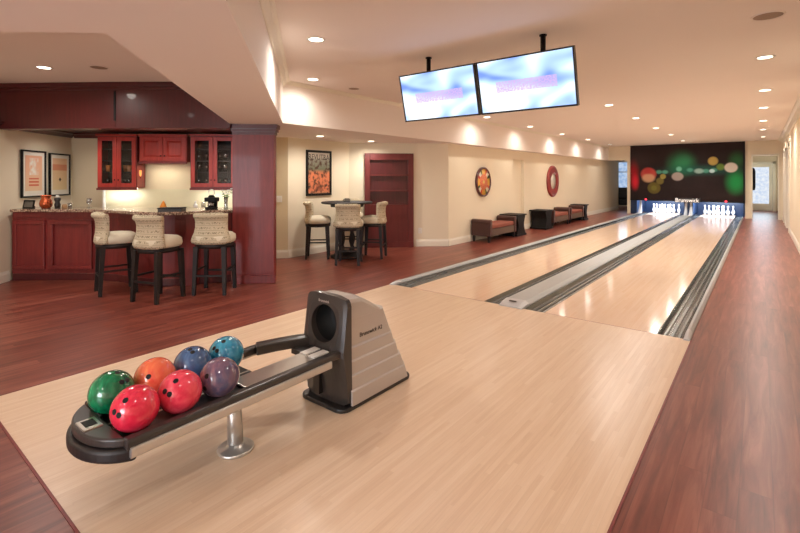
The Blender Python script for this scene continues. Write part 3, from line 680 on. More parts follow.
speaker(99, 67.3, ZB, 'round grey ceiling speaker in the lounge ceiling', .09)

# ------------------------------------------------------------------ bar
cf = [(9.5,6.40),(60,6.41),(92,6.37),(112,6.22),(128,6.03),(145,5.88),(158,5.83),(172,5.86),(190,6.0),(208,6.17),(231.5,6.34)]
cb = [(231.5,6.85),(208,6.80),(172,6.72),(140,6.78),(112,6.92),(80,7.0),(30.5,6.97)]
bar = thing('bar_counter', 'bowed cherry wood bar with granite top before the cabinets', 'bar', PD(130, 6.6))
obj('countertop', M().prism([PD(*q) for q in cf+cb], .98, 1.02), m_gran, bar, .008)
bf = [(12.5,6.49),(60,6.52),(97,6.52),(118,6.42),(137,6.24),(155,6.14),(175,6.16),(205,6.30),(231,6.42)]
bb = [(231,6.6),(205,6.5),(175,6.36),(155,6.34),(137,6.44),(118,6.62),(97,6.72),(60,6.72),(20,6.69)]
obj('front_panel', M().prism([PD(*q) for q in bf+bb], .10, .975), m_cherry, bar)
obj('plinth', M().prism([PD(px, d-.015) for px, d in bf]+[PD(*q) for q in bb], 0, .10), m_cherry_d, bar, .006)
obj('top_rail', M().prism([PD(px, d-.018) for px, d in bf]+[PD(px, d-.0) for px, d in reversed(bf)], .90, .972), m_cherry, bar, .004)
for a, b in ((14,46),(50,93)):             # raised panels of the straight part
    p, q = PD(a, 6.515), PD(b, 6.515); n_ = (V(0,-1)-V(0,0))
    for z0, z1, o0, o1 in ((.16,.215,0,1),(.80,.86,0,1)):
        obj('panel_moulding', M().prism([p+n_*.0, q, q+n_*.034, p+n_*.034], z0, z1), m_cherry, bar, .006)
    for s0, s1 in ((p, p+(q-p).normalized()*.06), (q-(q-p).normalized()*.06, q)):
        obj('panel_moulding', M().prism([s0, s1, s1+n_*.034, s0+n_*.034], .215, .80), m_cherry, bar, .006)
po, qo = PD(185.5, 6.12), PD(196, 6.16)
obj('corner_post', M().prism([po, qo, qo+V(0,.12)-V(0,0), po+V(0,.12)-V(0,0)], 0.0, .974), m_cherry, bar, .008)
# tall end panel (column) at right of the bar
col = thing('end_column', 'tall cherry wood column at the right end of the bar', 'column', PD(253, 6.32))
c0, c1 = PD(232.3, 6.285), PD(274.3, 6.34); cd = V(-.0,.11)-V(0,0)
obj('panel', M().prism([c0, c1, c1+cd, c0+cd], .0, 2.12), m_cherry, col, .004)
ex = (c1-c0).normalized()
obj('base_moulding', M().prism([c0-ex*.0-cd*.25, c1+ex*.02-cd*.25, c1+ex*.02-cd*.01, c0-cd*.01], 0, .11).prism([c0-cd*.12, c1+ex*.01-cd*.12, c1+ex*.01-cd*.01, c0-cd*.01], .11, .135), m_cherry, col, .004)
cm = M()
for k, (e, z0, z1) in enumerate(((.12,2.06,2.10),(.28,2.10,2.14),(.5,2.14,2.199))):
    cm.prism([c0-cd*e-ex*.01*k, c1+ex*(.012+.02*k)-cd*e, c1+ex*(.012+.02*k)+cd, c0+cd-ex*.01*k], z0, z1)
obj('cornice', cm, m_cherry_d, col)
pw = V(-2.38, 6.47); pw2 = V(-2.52, 8.28); e_ = V(.10,0)-V(0,0)
struct('wall_partition', M().prism([pw, pw+e_, pw2+e_, pw2], 0, ZC), m_wall2)
# header above the bar
hd = thing('bar_header', 'dark cherry wood fascia hanging above the bar', 'fascia', PD(115, 6.3, 2.145))
h0, h1, h2 = PD(-8, 6.30), PD(115, 6.20), PD(230, 6.18); bk = V(0,.16)-V(0,0)
obj('fascia_panel', M().prism([h0, h1, h1+bk, h0+bk], 2.165, ZB-.002), m_cherry_d, hd)
obj('fascia_panel', M().prism([h1+(h2-h1).normalized()*.006, h2, h2+bk, h1+bk+(h2-h1).normalized()*.006], 2.165, ZB-.002), m_cherry_d, hd)
fd = V(0,-1)-V(0,0)
obj('joint_strip', M().prism([h1-ex*.012+fd*.012, h1+ex*.012+fd*.012, h1+ex*.012+fd*.001, h1-ex*.012+fd*.001], 2.24, 2.64), m_black, hd)
obj('cornice', M().prism([h0+fd*.05, h1+fd*.05, h1+fd*.001, h0+fd*.001], 2.70, ZB-.002).prism([h1+fd*.05, h2+fd*.05, h2+fd*.001, h1+fd*.001], 2.70, ZB-.002)
    .prism([h0+fd*.02, h1+fd*.02, h1+fd*.001, h0+fd*.001], 2.66, 2.70).prism([h1+fd*.02, h2+fd*.02, h2+fd*.001, h1+fd*.001], 2.66, 2.70), m_cherry_d, hd)
obj('bottom_rail', M().prism([h0+fd*.02, h1+fd*.02, h2+fd*.02, h2+bk*1.1, h1+bk*1.1, h0+bk*1.1], 2.135, 2.165), m_cherry_d, hd)

# wall cabinets at the back, facing the room (frame: x along the wall, y away)
bang = YAW + math.atan2(.08, .9968)*0 + math.radians(5.0)
def cab_frame(px0, px1, d): 
    a, b = PD(px0, d), PD(px1, d+(px1-px0)/F*d*math.tan(math.radians(5.0)))
    return a, math.atan2(b.y-a.y, b.x-a.x), (b-a).length
def zpx(py, d): return H-(py-YH)/F*d
DC = 7.66
def door(par, x0, x1, z0, z1, glass, knob):
    s_ = .065
    dm = M().box(x0,x0+s_,-.022,-.001,z0,z1).box(x1-s_,x1,-.022,-.001,z0,z1).box(x0+s_,x1-s_,-.022,-.001,z0,z0+s_).box(x0+s_,x1-s_,-.022,-.001,z1-s_,z1)
    d_ = obj('door', dm, m_cherry_lit, par, .003, world=False)
    if glass: obj('pane', M().box(x0+s_,x1-s_,-.013,-.009,z0+s_,z1-s_), m_glass, d_, world=False, label='clear glass pane')
    else: obj('raised_panel', M().hexa([(x0+s_,-.010,z0+s_),(x1-s_,-.010,z0+s_),(x1-s_,-.010,z1-s_),(x0+s_,-.010,z1-s_)], [(x0+s_+.03,-.020,z0+s_+.03),(x1-s_-.03,-.020,z0+s_+.03),(x1-s_-.03,-.020,z1-s_-.03),(x0+s_+.03,-.020,z1-s_-.03)]).box(x0+s_,x1-s_,-.010,-.004,z0+s_,z1-s_), m_cherry_lit, d_, world=False)
    obj('knob', M().ball((knob,-.034,z0+.08 if not glass else z0+.12), .012, 12, 8), m_black, d_, world=False)
glass0 = {}
def cabinet(px0, px1, py0, py1, d, depth, glass, lab, name, z1=None):
    o, ang, w = cab_frame(px0, px1, d); z0 = zpx(py1, d); z1 = z1 or zpx(py0, d)
    t_ = thing(name, lab, 'cabinet', (o.x, o.y, z0), ang, 'wall cabinets behind the bar')
    hh = z1-z0
    if glass:
        b = M().box(0,.02,0,depth,0,hh).box(w-.02,w,0,depth,0,hh).box(.02,w-.02,0,depth,0,.02).box(.02,w-.02,0,depth,hh-.02,hh)
        obj('carcass', b, m_cherry, t_, world=False)
        obj('back_board', M().box(.02,w-.02,depth-.015,depth,.02,hh-.02), m_esp, t_, world=False)
        sh = [hh*.31, hh*.53, hh*.76]
        for s_ in sh: obj('shelf', M().box(.021,w-.021,.03,depth-.02,s_-.005,s_+.005), m_tumbler if False else m_esp, t_, world=False)
    else:
        obj('carcass', M().box(0,w,0,depth,0,hh), m_cherry_lit, t_, world=False); sh = []
    door(t_, .012, w/2-.003, .015, hh-.015, glass, w/2-.03)
    door(t_, w/2+.003, w-.012, .015, hh-.015, glass, w/2+.03)
    obj('light_rail', M().box(-.004,w+.004,-.03,.0,-.035,.0), m_cherry, t_, world=False)
    obj('crown', M().box(-.012,w+.012,-.045,.0,hh,hh+.03), m_cherry_lit, t_, world=False)
    return t_, o, ang, w, z0, hh, sh
def add_glasses(info, levels_, n, nm):
    t_, o, ang, w, z0, hh, sh = info
    mt = Matrix.Translation((o.x,o.y,z0)) @ Matrix.Rotation(ang,4,'Z')
    lv = [.02]+[s_+.005 for s_ in sh]
    words = ['bottom','second','third','top']
    for L_, kind in levels_:
        for k in range(n):
            x = .10+(w-.2)*k/(n-1); y = .13 + .05*(k%2)
            p = mt @ Vector((x, y, lv[L_]+.0005))
            lab = f'{ {"goblet":"small stemmed glass","tumbler":"amber tumbler","flute":"tall clear glass"}[kind]} number {k+1} from the left on the {words[L_]} shelf of the {nm} glass-fronted cabinet'
            lab = f'{["first","second","third","fourth","fifth","sixth"][k]} {dict(goblet="stemmed glass",tumbler="amber tumbler",flute="tall clear glass")[kind]} from left, {words[L_]} shelf of the {nm} cabinet'
            if kind not in glass0:
                pr = dict(goblet=[(.032,0),(.032,.004),(.006,.008),(.005,.05),(.018,.06),(.034,.085),(.036,.11),(.031,.145),(.029,.145),(.033,.11),(.030,.085),(.004,.064)],
                          tumbler=[(.028,0),(.036,.11),(.034,.11),(.027,.006),(.002,.006)],
                          flute=[(.030,0),(.036,.165),(.034,.165),(.028,.006),(.002,.006)])[kind]
                o_ = obj('drinking_glass', M().lathe(pr, n=16), dict(goblet=m_tumbler, tumbler=m_amber, flute=m_tumbler)[kind])
                tag(o_, lab, 'glass', 'glasses in the wall cabinets'); glass0[kind] = o_
            else:
                o_ = glass0[kind].copy(); C.objects.link(o_); o_['label'] = lab
            o_.location = p
c1_ = cabinet(97.5, 137, 136, 188, DC, .30, True, 'glass-fronted cherry cabinet left of the range hood cabinet', 'wall_cabinet')
c2_ = cabinet(139.5, 187, 136, 161.5, DC+.06, .30, False, 'short cherry cabinet with solid doors between the glass-fronted ones', 'wall_cabinet')
c3_ = cabinet(190.5, 236, 136, 188, DC+.08, .30, True, 'glass-fronted cherry cabinet beside the tall column', 'wall_cabinet')
add_glasses(c1_, ((0,'goblet'),(1,'tumbler')), 6, 'left')
add_glasses(c3_, ((0,'goblet'),(1,'flute'),(2,'flute')), 6, 'right')
# back counter, lit backsplash
o_, ang, w_ = cab_frame(98, 232, 7.40)
bc = thing('back_counter', 'low counter with pale top behind the bar', 'counter', (o_.x, o_.y, 0), ang)
obj('cupboard', M().box(0,w_,.03,.52,0,.88), m_cherry_d, bc, world=False)
obj('countertop', M().box(0,w_-.03,0,.545,.88,.92), m_gran, bc, .006, world=False)
m_splash = plain('pale_stone_tile', (214,206,172), .35, var=.05, scale=9)
for c_i, nm in ((c1_, 'left'), (c3_, 'right')):
    o2, a2, w2, z2 = c_i[1], c_i[2], c_i[3], c_i[4]
    mt = Matrix.Translation((o2.x,o2.y,z2)) @ Matrix.Rotation(a2,4,'Z')
    t_ = thing('under_cabinet_light', f'bright strip light under the {nm} glass-fronted cabinet', 'strip light', mt @ Vector((w2/2,.12,-.02)), a2, 'lights under the wall cabinets')
    obj('strip', M().box(-w2*.42,w2*.42,-.015,.015,-.0,.018), emis('strip_'+nm, (255,250,236), 6.), t_, world=False)
    p = mt @ Vector((w2/2,.12,-.03)); area('cabinet_lamp', p, 2.6, w2*.8, (1,.98,.94), (0,0,a2), PI, 'RECTANGLE', .04)
p = PD(163, DC+.2, zpx(162, DC)-.03); area('hood_lamp', p, 2.5, .5, (1,.92,.76), (0,0,bang), PI, 'RECTANGLE', .05)
sp = thing('backsplash', 'pale tile backsplash between the wall cabinets and the back counter', 'backsplash', (o_.x, o_.y, .921), ang)
obj('tile_panel', M().box(-.16,w_-.03,.535,.543,0,.34), m_splash, sp, world=False)
obj('edge_strip', M().box(-.19,-.161,.495,.543,0,.335), m_white, sp, world=False)
# white corner strip of the backsplash, orange night lamp under the left cabinet's right side
hp = PD(140.5, DC+.1, zpx(172.5, DC)); 
tl = thing('wall_torch', 'small glowing orange sconce right of the left glass-fronted cabinet', 'sconce', hp)
obj('shade', M().lathe([(.010,-.06),(.018,-.01),(.017,.03),(.012,.04)], (0,0,0), 14), emis('amber_glow', (255,150,80), 1.6), tl, world=False)
obj('stem', M().lathe([(.007,-.10),(.008,-.06)], (0,0,0), 10), m_copper, tl, world=False)

# things on the bar
def on_bar(px, d): return PD(px, d, 1.0205)
pot = thing('copper_jug', 'shiny copper jug on the left end of the bar', 'jug', on_bar(46, 6.62))
obj('body', M().lathe([(.05,0),(.075,.03),(.082,.07),(.070,.115),(.055,.14),(.066,.18),(.072,.19),(.066,.188),(.05,.14)], n=22), m_copper, pot, world=False)
obj('handle', M().tube([(.06,0,.16),(.10,0,.16),(.115,0,.12),(.078,0,.07)], .007, 8), m_copper, pot, world=False)
pf = thing('photo_frame', 'small dark tabletop picture frame at the left end of the bar', 'picture frame', on_bar(27.5, 6.60), YAW-.25)
rx = Matrix.Rotation(-.2, 4, 'X')
obj('frame', M().box(-.10,.10,0,.014,0,.018).box(-.10,.10,0,.014,.102,.12).box(-.10,-.082,0,.014,.018,.102).box(.082,.10,0,.014,.018,.102).xf(rx), m_black, pf, world=False)
obj('picture', M().box(-.082,.082,.006,.010,.018,.102).xf(rx), plain('dim_photo', (110,104,96), .4, var=.3, scale=14), pf, world=False)
obj('stand', M().bar((0,.03,.10),(0,.10,.005),.02), m_black, pf, world=False)
fg = thing('dark_bottle', 'dark stout bottle with white cap right of the copper jug', 'bottle', on_bar(57.5, 6.66))
obj('body', M().lathe([(.035,0),(.04,.05),(.028,.09),(.042,.12),(.04,.145),(.018,.155)], n=18), m_plas_d, fg, world=False)
obj('cap', M().lathe([(.024,.155),(.026,.175),(.012,.188)], n=14), m_white, fg, world=False)
cd_ = thing('candle_jar', 'small glass candle jar beside the dark bottle on the bar', 'candle', on_bar(70, 6.66))
obj('jar', M().lathe([(.026,0),(.03,.07),(.028,.07),(.024,.012),(.002,.012)], n=16), m_tumbler, cd_, world=False)
obj('wax', M().lathe([(.022,.013),(.023,.036),(.002,.036)], n=14), plain('dark_wax', (40,44,50), .5), cd_, world=False)
tag(obj('wooden_coaster_stack', M().xf(Matrix.Identity(4)).lathe([(.03,0),(.032,.02),(.03,.05),(.02,.055)], on_bar(64.5, 6.68), 16), plain('tan_wood', (170,130,90), .6)), 'small tan pot between the dark bottle and the candle jar', 'pot')
gw = thing('wine_glass', 'clear stemmed glass on the bar before the cabinets', 'glass', on_bar(89, 6.70))
obj('bowl', M().lathe([(.034,0),(.034,.004),(.005,.008),(.005,.05),(.03,.07),(.036,.10),(.032,.14),(.030,.14),(.033,.10),(.027,.073),(.004,.058)], n=18), m_tumbler, gw, world=False)
tray = thing('black_box', 'flat black box lying on the bowed part of the bar', 'box', on_bar(172, 6.12), YAW+.1)
obj('base', M().box(-.15,.15,-.09,.09,0,.03), m_plas_d, tray, .004, world=False)
obj('lid', M().box(-.155,.155,-.095,.095,.0305,.044), m_black, tray, .004, world=False)
tag(obj('orange_cone', M().lathe([(.05,0),(.046,.03),(.03,.07),(.012,.105),(.004,.118)], on_bar(163.3, 6.42), 16), plain('orange_wax', (228,140,40), .4)), 'small orange cone behind the flat black box', 'candle')
cmk = thing('coffee_maker', 'black coffee maker with round handle at the right end of the bar', 'coffee maker', on_bar(211.5, 6.44), YAW)
obj('base', M().box(-.065,.065,-.07,.07,0,.03).box(-.06,.06,.02,.07,.03,.15), m_black, cmk, .006, world=False)
obj('brew_head', M().box(-.085,.085,-.05,.075,.105,.165), m_black, cmk, .01, world=False)
obj('carafe', M().lathe([(.03,.032),(.045,.05),(.042,.085),(.03,.10)], (0,-.025,0), 16), m_tumbler, cmk, world=False)
obj('lid', M().lathe([(.05,.166),(.04,.185),(.025,.2)], (0,0,0), 16), m_black, cmk, world=False)
obj('handle', M().tube([(.042*math.cos(a*PI/8), 0, .235+.042*math.sin(a*PI/8)) for a in range(-4,13)], .007, 8), m_steel, cmk, world=False)
vs = thing('flower_vase', 'clear vase of white flowers beside the tall column', 'vase', on_bar(226, 6.66))
obj('vase', M().lathe([(.03,0),(.028,.02),(.026,.10),(.034,.16),(.032,.16),(.023,.10),(.002,.01)], n=18), m_tumbler, vs, world=False)
m_leaf = plain('leaf_green', (96,128,70), .6, var=.2); m_petal = plain('white_petal', (238,236,226), .6)
for k in range(7):
    a = k*2.4; r_ = .03+.012*(k%4); top_ = Vector((r_*1.6*math.cos(a), r_*1.2*math.sin(a), .21+.022*(k%4)))
    st = obj('stem', M().tube([(0,0,.02),(r_*.25*math.cos(a),r_*.25*math.sin(a),.15), top_], .003, 6), m_leaf, vs, world=False)
    f_ = M()
    for j in range(5):
        b = j*2*PI/5; f_.ball(top_+Vector((.018*math.cos(b),.018*math.sin(b),.006)), .014, 8, 5, (1,1,.5))
    obj('blossom', f_, m_petal, st, world=False)
    obj('leaf', M().ball(top_*.8+Vector((.012*math.cos(a+1),.012*math.sin(a+1),.0)), .022, 8, 5, (1.2,.7,.35)), m_leaf, st, world=False)
tag(obj('soap_bottle', M().lathe([(.03,0),(.032,.08),(.026,.10),(.012,.11),(.011,.135),(.018,.137),(.017,.15)], PD(195.5, 7.66, .9205), 16), m_white), 'white bottle on the back counter left of the coffee maker', 'bottle')
tag(obj('clear_jar', M().lathe([(.035,0),(.038,.10),(.03,.12),(.03,.14)], PD(203.5, 7.68, .9205), 16), m_tumbler), 'clear jar on the back counter between white bottle and coffee maker', 'jar')

# framed prints on the left wall
def print_mat(kind):
    t = NT('art_print_'+kind); x, y, z = t.xyz()
    n = t.noise(1., t.comb(t.math('MULTIPLY', x, 9.), t.math('MULTIPLY', y, 9.), t.math('MULTIPLY', z, 9.)), 4)
    if kind == 'a':
        c = t.ramp(t.rng(z, .1, .66), [(0., lin((232,200,164))), (1., lin((232,172,142)))])
        blob = t.math('MULTIPLY', t.math('LESS_THAN', t.math('ABSOLUTE', t.math('SUBTRACT', x, 0.)), .10), t.math('LESS_THAN', t.math('ABSOLUTE', t.math('SUBTRACT', z, .47)), .13))
        c = t.mix(t.math('MULTIPLY', blob, t.rng(n, .42, .6)), c, lin((236,232,222)))
        tx = t.math('MULTIPLY', t.math('LESS_THAN', t.math('ABSOLUTE', x), .11), t.math('LESS_THAN', t.math('ABSOLUTE', t.math('SUBTRACT', z, .23)), .065))
        ln = t.math('GREATER_THAN', t.math('FRACT', t.math('DIVIDE', z, .05)), .45)
        c = t.mix(t.math('MULTIPLY', tx, t.math('MULTIPLY', ln, .8)), c, lin((206,64,44)))
    else:
        c = t.ramp(t.rng(z, .1, .66), [(0., lin((228,206,160))), (1., lin((228,184,146)))])
        bd = t.math('LESS_THAN', t.math('ABSOLUTE', t.math('SUBTRACT', z, .47)), .05)
        c = t.mix(t.math('MULTIPLY', bd, .6), c, lin((206,96,66)))
        dd = t.math('ADD', t.math('ABSOLUTE', x), t.math('ABSOLUTE', t.math('SUBTRACT', z, .27)))
        c = t.mix(t.math('LESS_THAN', dd, .035), c, lin((70,50,36)))
    t.bsdf(c, .5, 0, .3); return t.m
lwdir = -vdir
def wall_pic(t0, t1, z0, z1, kind, lab):
    # on the left wall; t along the wall from the view point (-5.6, 6.9)
    a, b = V(-5.6-.115*t0, 6.9+.993*t0), V(-5.6-.115*t1, 6.9+.993*t1)
    n_ = udir*.002; w = (b-a).length; ang = math.atan2(b.y-a.y, b.x-a.x)
    mid = (a+b)/2+n_
    t_ = thing('framed_print', lab, 'picture', (mid.x, mid.y, z0), ang, 'framed prints by the bar')
    h_ = z1-z0; s_ = .03; f = M(); s_ = .024
    f.box(-w/2,w/2,-.03,0,0,s_).box(-w/2,w/2,-.03,0,h_-s_,h_).box(-w/2,-w/2+s_,-.03,0,s_,h_-s_).box(w/2-s_,w/2,-.03,0,s_,h_-s_)
    obj('frame', f, m_black, t_, .003, world=False)
    obj('mount', M().box(-w/2+s_,w/2-s_,-.012,-.002,s_,h_-s_), m_mat, t_, world=False)
    obj('print', M().box(-w/2+.085,w/2-.085,-.016,-.0121,.10,h_-.08), print_mat(kind), t_, world=False)
wall_pic(-.215, .325, 1.165, 1.88, 'a', 'framed orange print with white figure, nearer the lounge on the left wall')
wall_pic(.42, .96, 1.165, 1.865, 'b', 'framed orange print with small dark mark, nearer the wall corner')

# ------------------------------------------------------------------ stools
def stool_parts(t_):
    sp = [(.215,.635),(.238,.645),(.246,.68),(.240,.73),(.205,.757),(.12,.768),(.01,.772)]
    seat = M(); rs = []
    for r, z in sp:
        rs.append([(r*math.copysign(abs(math.cos(2*PI*i/32))**.75, math.cos(2*PI*i/32)), .96*r*math.copysign(abs(math.sin(2*PI*i/32))**.75, math.sin(2*PI*i/32)), z) for i in range(32)])
    seat.rings(rs); obj('seat', seat, m_fabp, t_, world=False)
    back = M(); rs = []; n = 16
    # outline of the back in section: (outward offset, height, half width)
    prof_ = [(.030,.632,.245),(.046,.66,.250),(.040,.71,.240),(.028,.77,.215),(.024,.84,.202),(.028,.91,.200),(.040,.955,.205),(.062,.970,.212),(.072,.992,.215),(.064,1.018,.214),(.036,1.030,.210),(.0,1.024,.205),(-.022,.99,.200),(-.030,.92,.196),(-.030,.82,.196),(-.024,.75,.205),(-.010,.64,.230)]
    for k in range(n+1):
        q = k/n*2-1; e_ = 1-max(0, abs(q)-.86)/.14*.45
        rs.append([(q*hw, -(.198+o_*e_)+.085*q*q, z if abs(q) < .87 else z+(.83-z)*.05) for o_, z, hw in prof_])
    back.rings(rs); obj('backrest', back, m_fab, t_, world=False)
    obj('seat_frame', M().lathe([(.20,.575),(.224,.58),(.228,.633),(.20,.634)], n=28), m_esp, t_, world=False)
    for sx in (-1, 1):
        for sy in (-1, 1):
            obj('leg', M().bar((sx*.172, sy*.165, .60), (sx*.188, sy*.195, 0), .056, .056, .038), m_esp, t_, world=False)
    f = M().bar((-.185,.192,.24),(.185,.192,.24),.03,.022).bar((-.187,-.185,.30),(-.187,.185,.30),.022).bar((.187,-.185,.30),(.187,.185,.30),.022).bar((-.185,-.192,.24),(.185,-.192,.24),.022)
    obj('footrest', f, m_esp, t_, world=False)
def place(px, d): return PD(px, d)
bs = 'patterned cream stool with dark legs'
def face(deg): return YAW+math.radians(deg)          # 0 = facing straight away from the camera, + = turned left
s0 = thing('bar_stool', bs+', turned sideways, leftmost at the bar', 'stool', place(116, 5.86), face(-50), 'cream bar stools')
stool_parts(s0)
dup(s0, place(158.5, 5.50), face(-20), bs+', middle one at the bowed part of the bar')
dup(s0, place(215, 5.86), face(2), bs+', back to the room beside the tall column')
tc = place(347, 8.45)
dup(s0, place(318, 8.35), face(-84), bs+', under the framed poster left of the high table')
dup(s0, place(349, 7.78), face(-2), bs+', back to the room before the high table')
dup(s0, place(373.5, 8.4), face(80), bs+', facing left before the bookcase')
dup(s0, place(351, 9.3), face(178), bs+', mostly hidden behind the high table')
tb = thing('pub_table', 'round dark high table between the four stools', 'table', tc)
obj('tabletop', M().lathe([(.44,.985),(.47,.99),(.475,1.005),(.47,1.02),(.02,1.021)], n=40), m_esp, tb, world=False)
obj('apron', M().lathe([(.30,.93),(.31,.984)], n=32), m_esp, tb, world=False)
spp = [(.035,.10),(.04,.16),(.022,.20),(.045,.30),(.05,.36),(.03,.42),(.022,.46),(.036,.52),(.03,.75),(.04,.90),(.045,.94)]
for k in range(4):
    a = k*PI/2+YAW+PI/4; obj('turned_column', M().lathe(spp, (.13*math.cos(a), .13*math.sin(a), 0), 14), m_esp, tb, world=False)
obj('base', M().lathe([(.30,0),(.30,.03),(.22,.06),(.20,.10),(.02,.101)], n=28), m_esp, tb, world=False)
cd2 = thing('table_caddy', 'small dark caddy on the round high table', 'caddy', (tc.x, tc.y, 1.0215), YAW)
obj('tray', M().box(-.06,.06,-.04,.04,0,.015).box(-.06,-.053,-.04,.04,.015,.05).box(.053,.06,-.04,.04,.015,.05), m_plas_d, cd2, world=False)
obj('card', M().box(-.045,.045,-.004,.004,.015,.062), plain('grey_card', (120,112,100), .6), cd2, world=False)

# ------------------------------------------------------------------ bookcase built into the wall
ab = (p3-p2).normalized(); nb_ = Vector((ab.y, -ab.x, 0))            # into the room
def on_bk(px):                                                         # distance along the wall from p2
    r = (px-400)/F; A = p2; best = 0
    for k in range(2001):
        q = A+ab*(k*.001*2.1); dx_, dy_ = q.x-CX, q.y-CY
        if (dx_*cs+dy_*sn)/(-dx_*sn+dy_*cs) >= r: return k*.001*2.1
    return 2.1
k0, k1 = on_bk(364.5), on_bk(413)
bk0 = p2+ab*k0; wbk = k1-k0
bkc = thing('bookcase', 'cherry wood bookcase with open shelves set in the cream wall', 'bookcase', bk0+nb_*.002, math.atan2(ab.y, ab.x))
zb = H+(YH-153.5)/F*9.65
# local: x along, -y into the room (front), wall plane at y=0
D_ = -.09
obj('stile', M().box(0,.115,D_,0,0,zb), m_cherry_b, bkc, .004, world=False); obj('stile', M().box(wbk-.115,wbk,D_,0,0,zb), m_cherry_b, bkc, .004, world=False)
obj('top_rail', M().box(.115,wbk-.115,D_,0,zb-.14,zb), m_cherry_b, bkc, .004, world=False)
obj('lower_panel', M().box(.115,wbk-.115,D_+.012,0,0,.90), m_cherry_b, bkc, .004, world=False)
obj('plinth', M().box(.0,wbk,D_-.012,D_,0,.12), m_cherry_b, bkc, .004, world=False)
obj('back_board', M().box(.115,wbk-.115,-.01,0,.90,zb-.14), m_cherry_d, bkc, world=False)
for z in (1.19, 1.52): obj('shelf', M().box(.116,wbk-.116,D_+.004,-.011,z-.014,z+.014), m_cherry_b, bkc, world=False)
# framed poster on the poster wall
ap = (p2-p1).normalized(); np_ = Vector((ap.y, -ap.x, 0))
def on_wall(px, A, dirn, L_=3.):
    r = (px-400)/F
    for k in range(3000):
        q = A+dirn*(k*.001*L_); dx_, dy_ = q.x-CX, q.y-CY
        if (dx_*cs+dy_*sn)/(-dx_*sn+dy_*cs) >= r: return k*.001*L_, -dx_*sn+dy_*cs
    return L_, 9
ka, da = on_wall(305.5, p1, ap); kb, db = on_wall(330.5, p1, ap)
zp0, zp1 = H-(195.5-YH)/F*(da+db)/2, H-(150.5-YH)/F*(da+db)/2
pw_ = kb-ka; ph = zp1-zp0; pmid = p1+ap*((ka+kb)/2)+np_*.003
ps = thing('framed_poster', 'dark-framed poster with orange lower half on the wall beyond the column', 'poster', (pmid.x, pmid.y, zp0), math.atan2(ap.y, ap.x))
s_ = .045; f = M().box(-pw_/2,pw_/2,-.03,0,0,s_).box(-pw_/2,pw_/2,-.03,0,ph-s_,ph).box(-pw_/2,-pw_/2+s_,-.03,0,s_,ph-s_).box(pw_/2-s_,pw_/2,-.03,0,s_,ph-s_)
obj('frame', f, m_black, ps, .004, world=False)
t = NT('poster_print'); x, y, z = t.xyz(); zz = t.math('DIVIDE', z, ph)
n = t.noise(14., detail=4)
c = t.ramp(zz, [(0., lin((196,150,110))), (.12, lin((214,124,88))), (.5, lin((222,132,92))), (.58, lin((110,116,92))), (.78, lin((150,148,134))), (.86, lin((206,196,182)))])
c = t.mix(t.math('MULTIPLY', t.rng(n, .48, .62), t.math('LESS_THAN', zz, .82)), c, lin((86,58,44)))
arch = t.math('MULTIPLY', t.math('LESS_THAN', t.math('ADD', t.math('MULTIPLY', t.math('ABSOLUTE', x), 1.4), z), .27), t.math('GREATER_THAN', z, .09))
c = t.mix(t.math('MULTIPLY', arch, .5), c, lin((90,44,36))); t.bsdf(c, .45, 0, .3); m_poster = t.m
pr = obj('print', M().box(-pw_/2+s_,pw_/2-s_,-.014,-.002,s_,ph-s_), m_poster, ps, world=False)
lt = text_mesh('REVUTRA', .15, frame3((0,-.0150,ph-.135), (1,0,0), (0,0,1)), .0008)
wt = max(v.x for v in lt.v)-min(v.x for v in lt.v); lt.xf(Matrix.Diagonal(((pw_-2*s_-.03)/wt,1,1,1)))
obj('lettering', lt, m_plas_d, pr, world=False)
# wall plates
q = p2+ab*on_bk(420)+nb_*.002; zq = H-(230.5-YH)/F*9.75
ot = thing('wall_outlet', 'small white outlet plate low on the wall right of the bookcase', 'outlet', (q.x,q.y,zq), math.atan2(ab.y,ab.x))
obj('plate', M().box(-.036,.036,-.007,0,-.058,.058), m_white, ot, .003, world=False)
obj('socket', M().box(-.017,.017,-.0085,-.007,.008,.042).box(-.017,.017,-.0085,-.007,-.042,-.008), m_mat, ot, world=False)
q = PD(279, 8.29); dwb = (p1-V(-5.9,7.93)).normalized()
sw = thing('light_switch', 'white switch plate on the wall beside the tall column', 'switch', (q.x, q.y, H-(199-YH)/F*8.3), math.atan2(dwb.y,dwb.x))
obj('plate', M().box(-.055,.055,-.010,0,-.058,.058), m_white, sw, .003, world=False)
obj('rocker', M().box(-.035,-.008,-.013,-.010,-.03,.03).box(.008,.035,-.013,-.010,-.03,.03), m_mat, sw, world=False)

# ------------------------------------------------------------------ seating along the long wall
def bench(y0, y1, lab, name='bench_settee'):
    L_ = y1-y0; D = .47; t_ = thing(name, lab, 'bench', (XLW+.03, y0, 0), 0, 'upholstered benches along the wall')
    obj('seat_frame', M().box(.02,D,.02,L_-.02,.14,.30), m_taupe, t_, .012, world=False)
    obj('cushion', M().box(.03,D+.005,.13,L_-.13,.302,.40), m_cush, t_, .03, world=False, seg=3)
    for ya, yb in ((0,.13),(L_-.13,L_)):
        pr = [(ya+.015,.14),(yb-.015,.14),(yb-.012,.42),(yb+.0,.46),(yb-.015,.505),((ya+yb)/2,.52),(ya+.015,.505),(ya,.46),(ya+.012,.42)]
        obj('arm', M().extr(pr, lambda p,q,t: (t,p,q), .0, D+.02), m_brown, t_, .012, world=False)
    for x in (.05, D-.04):
        for y in (.06, L_-.06):
            obj('leg', M().bar((x,y,.15),(x,y,0),.055,.055,.035), m_esp, t_, world=False)
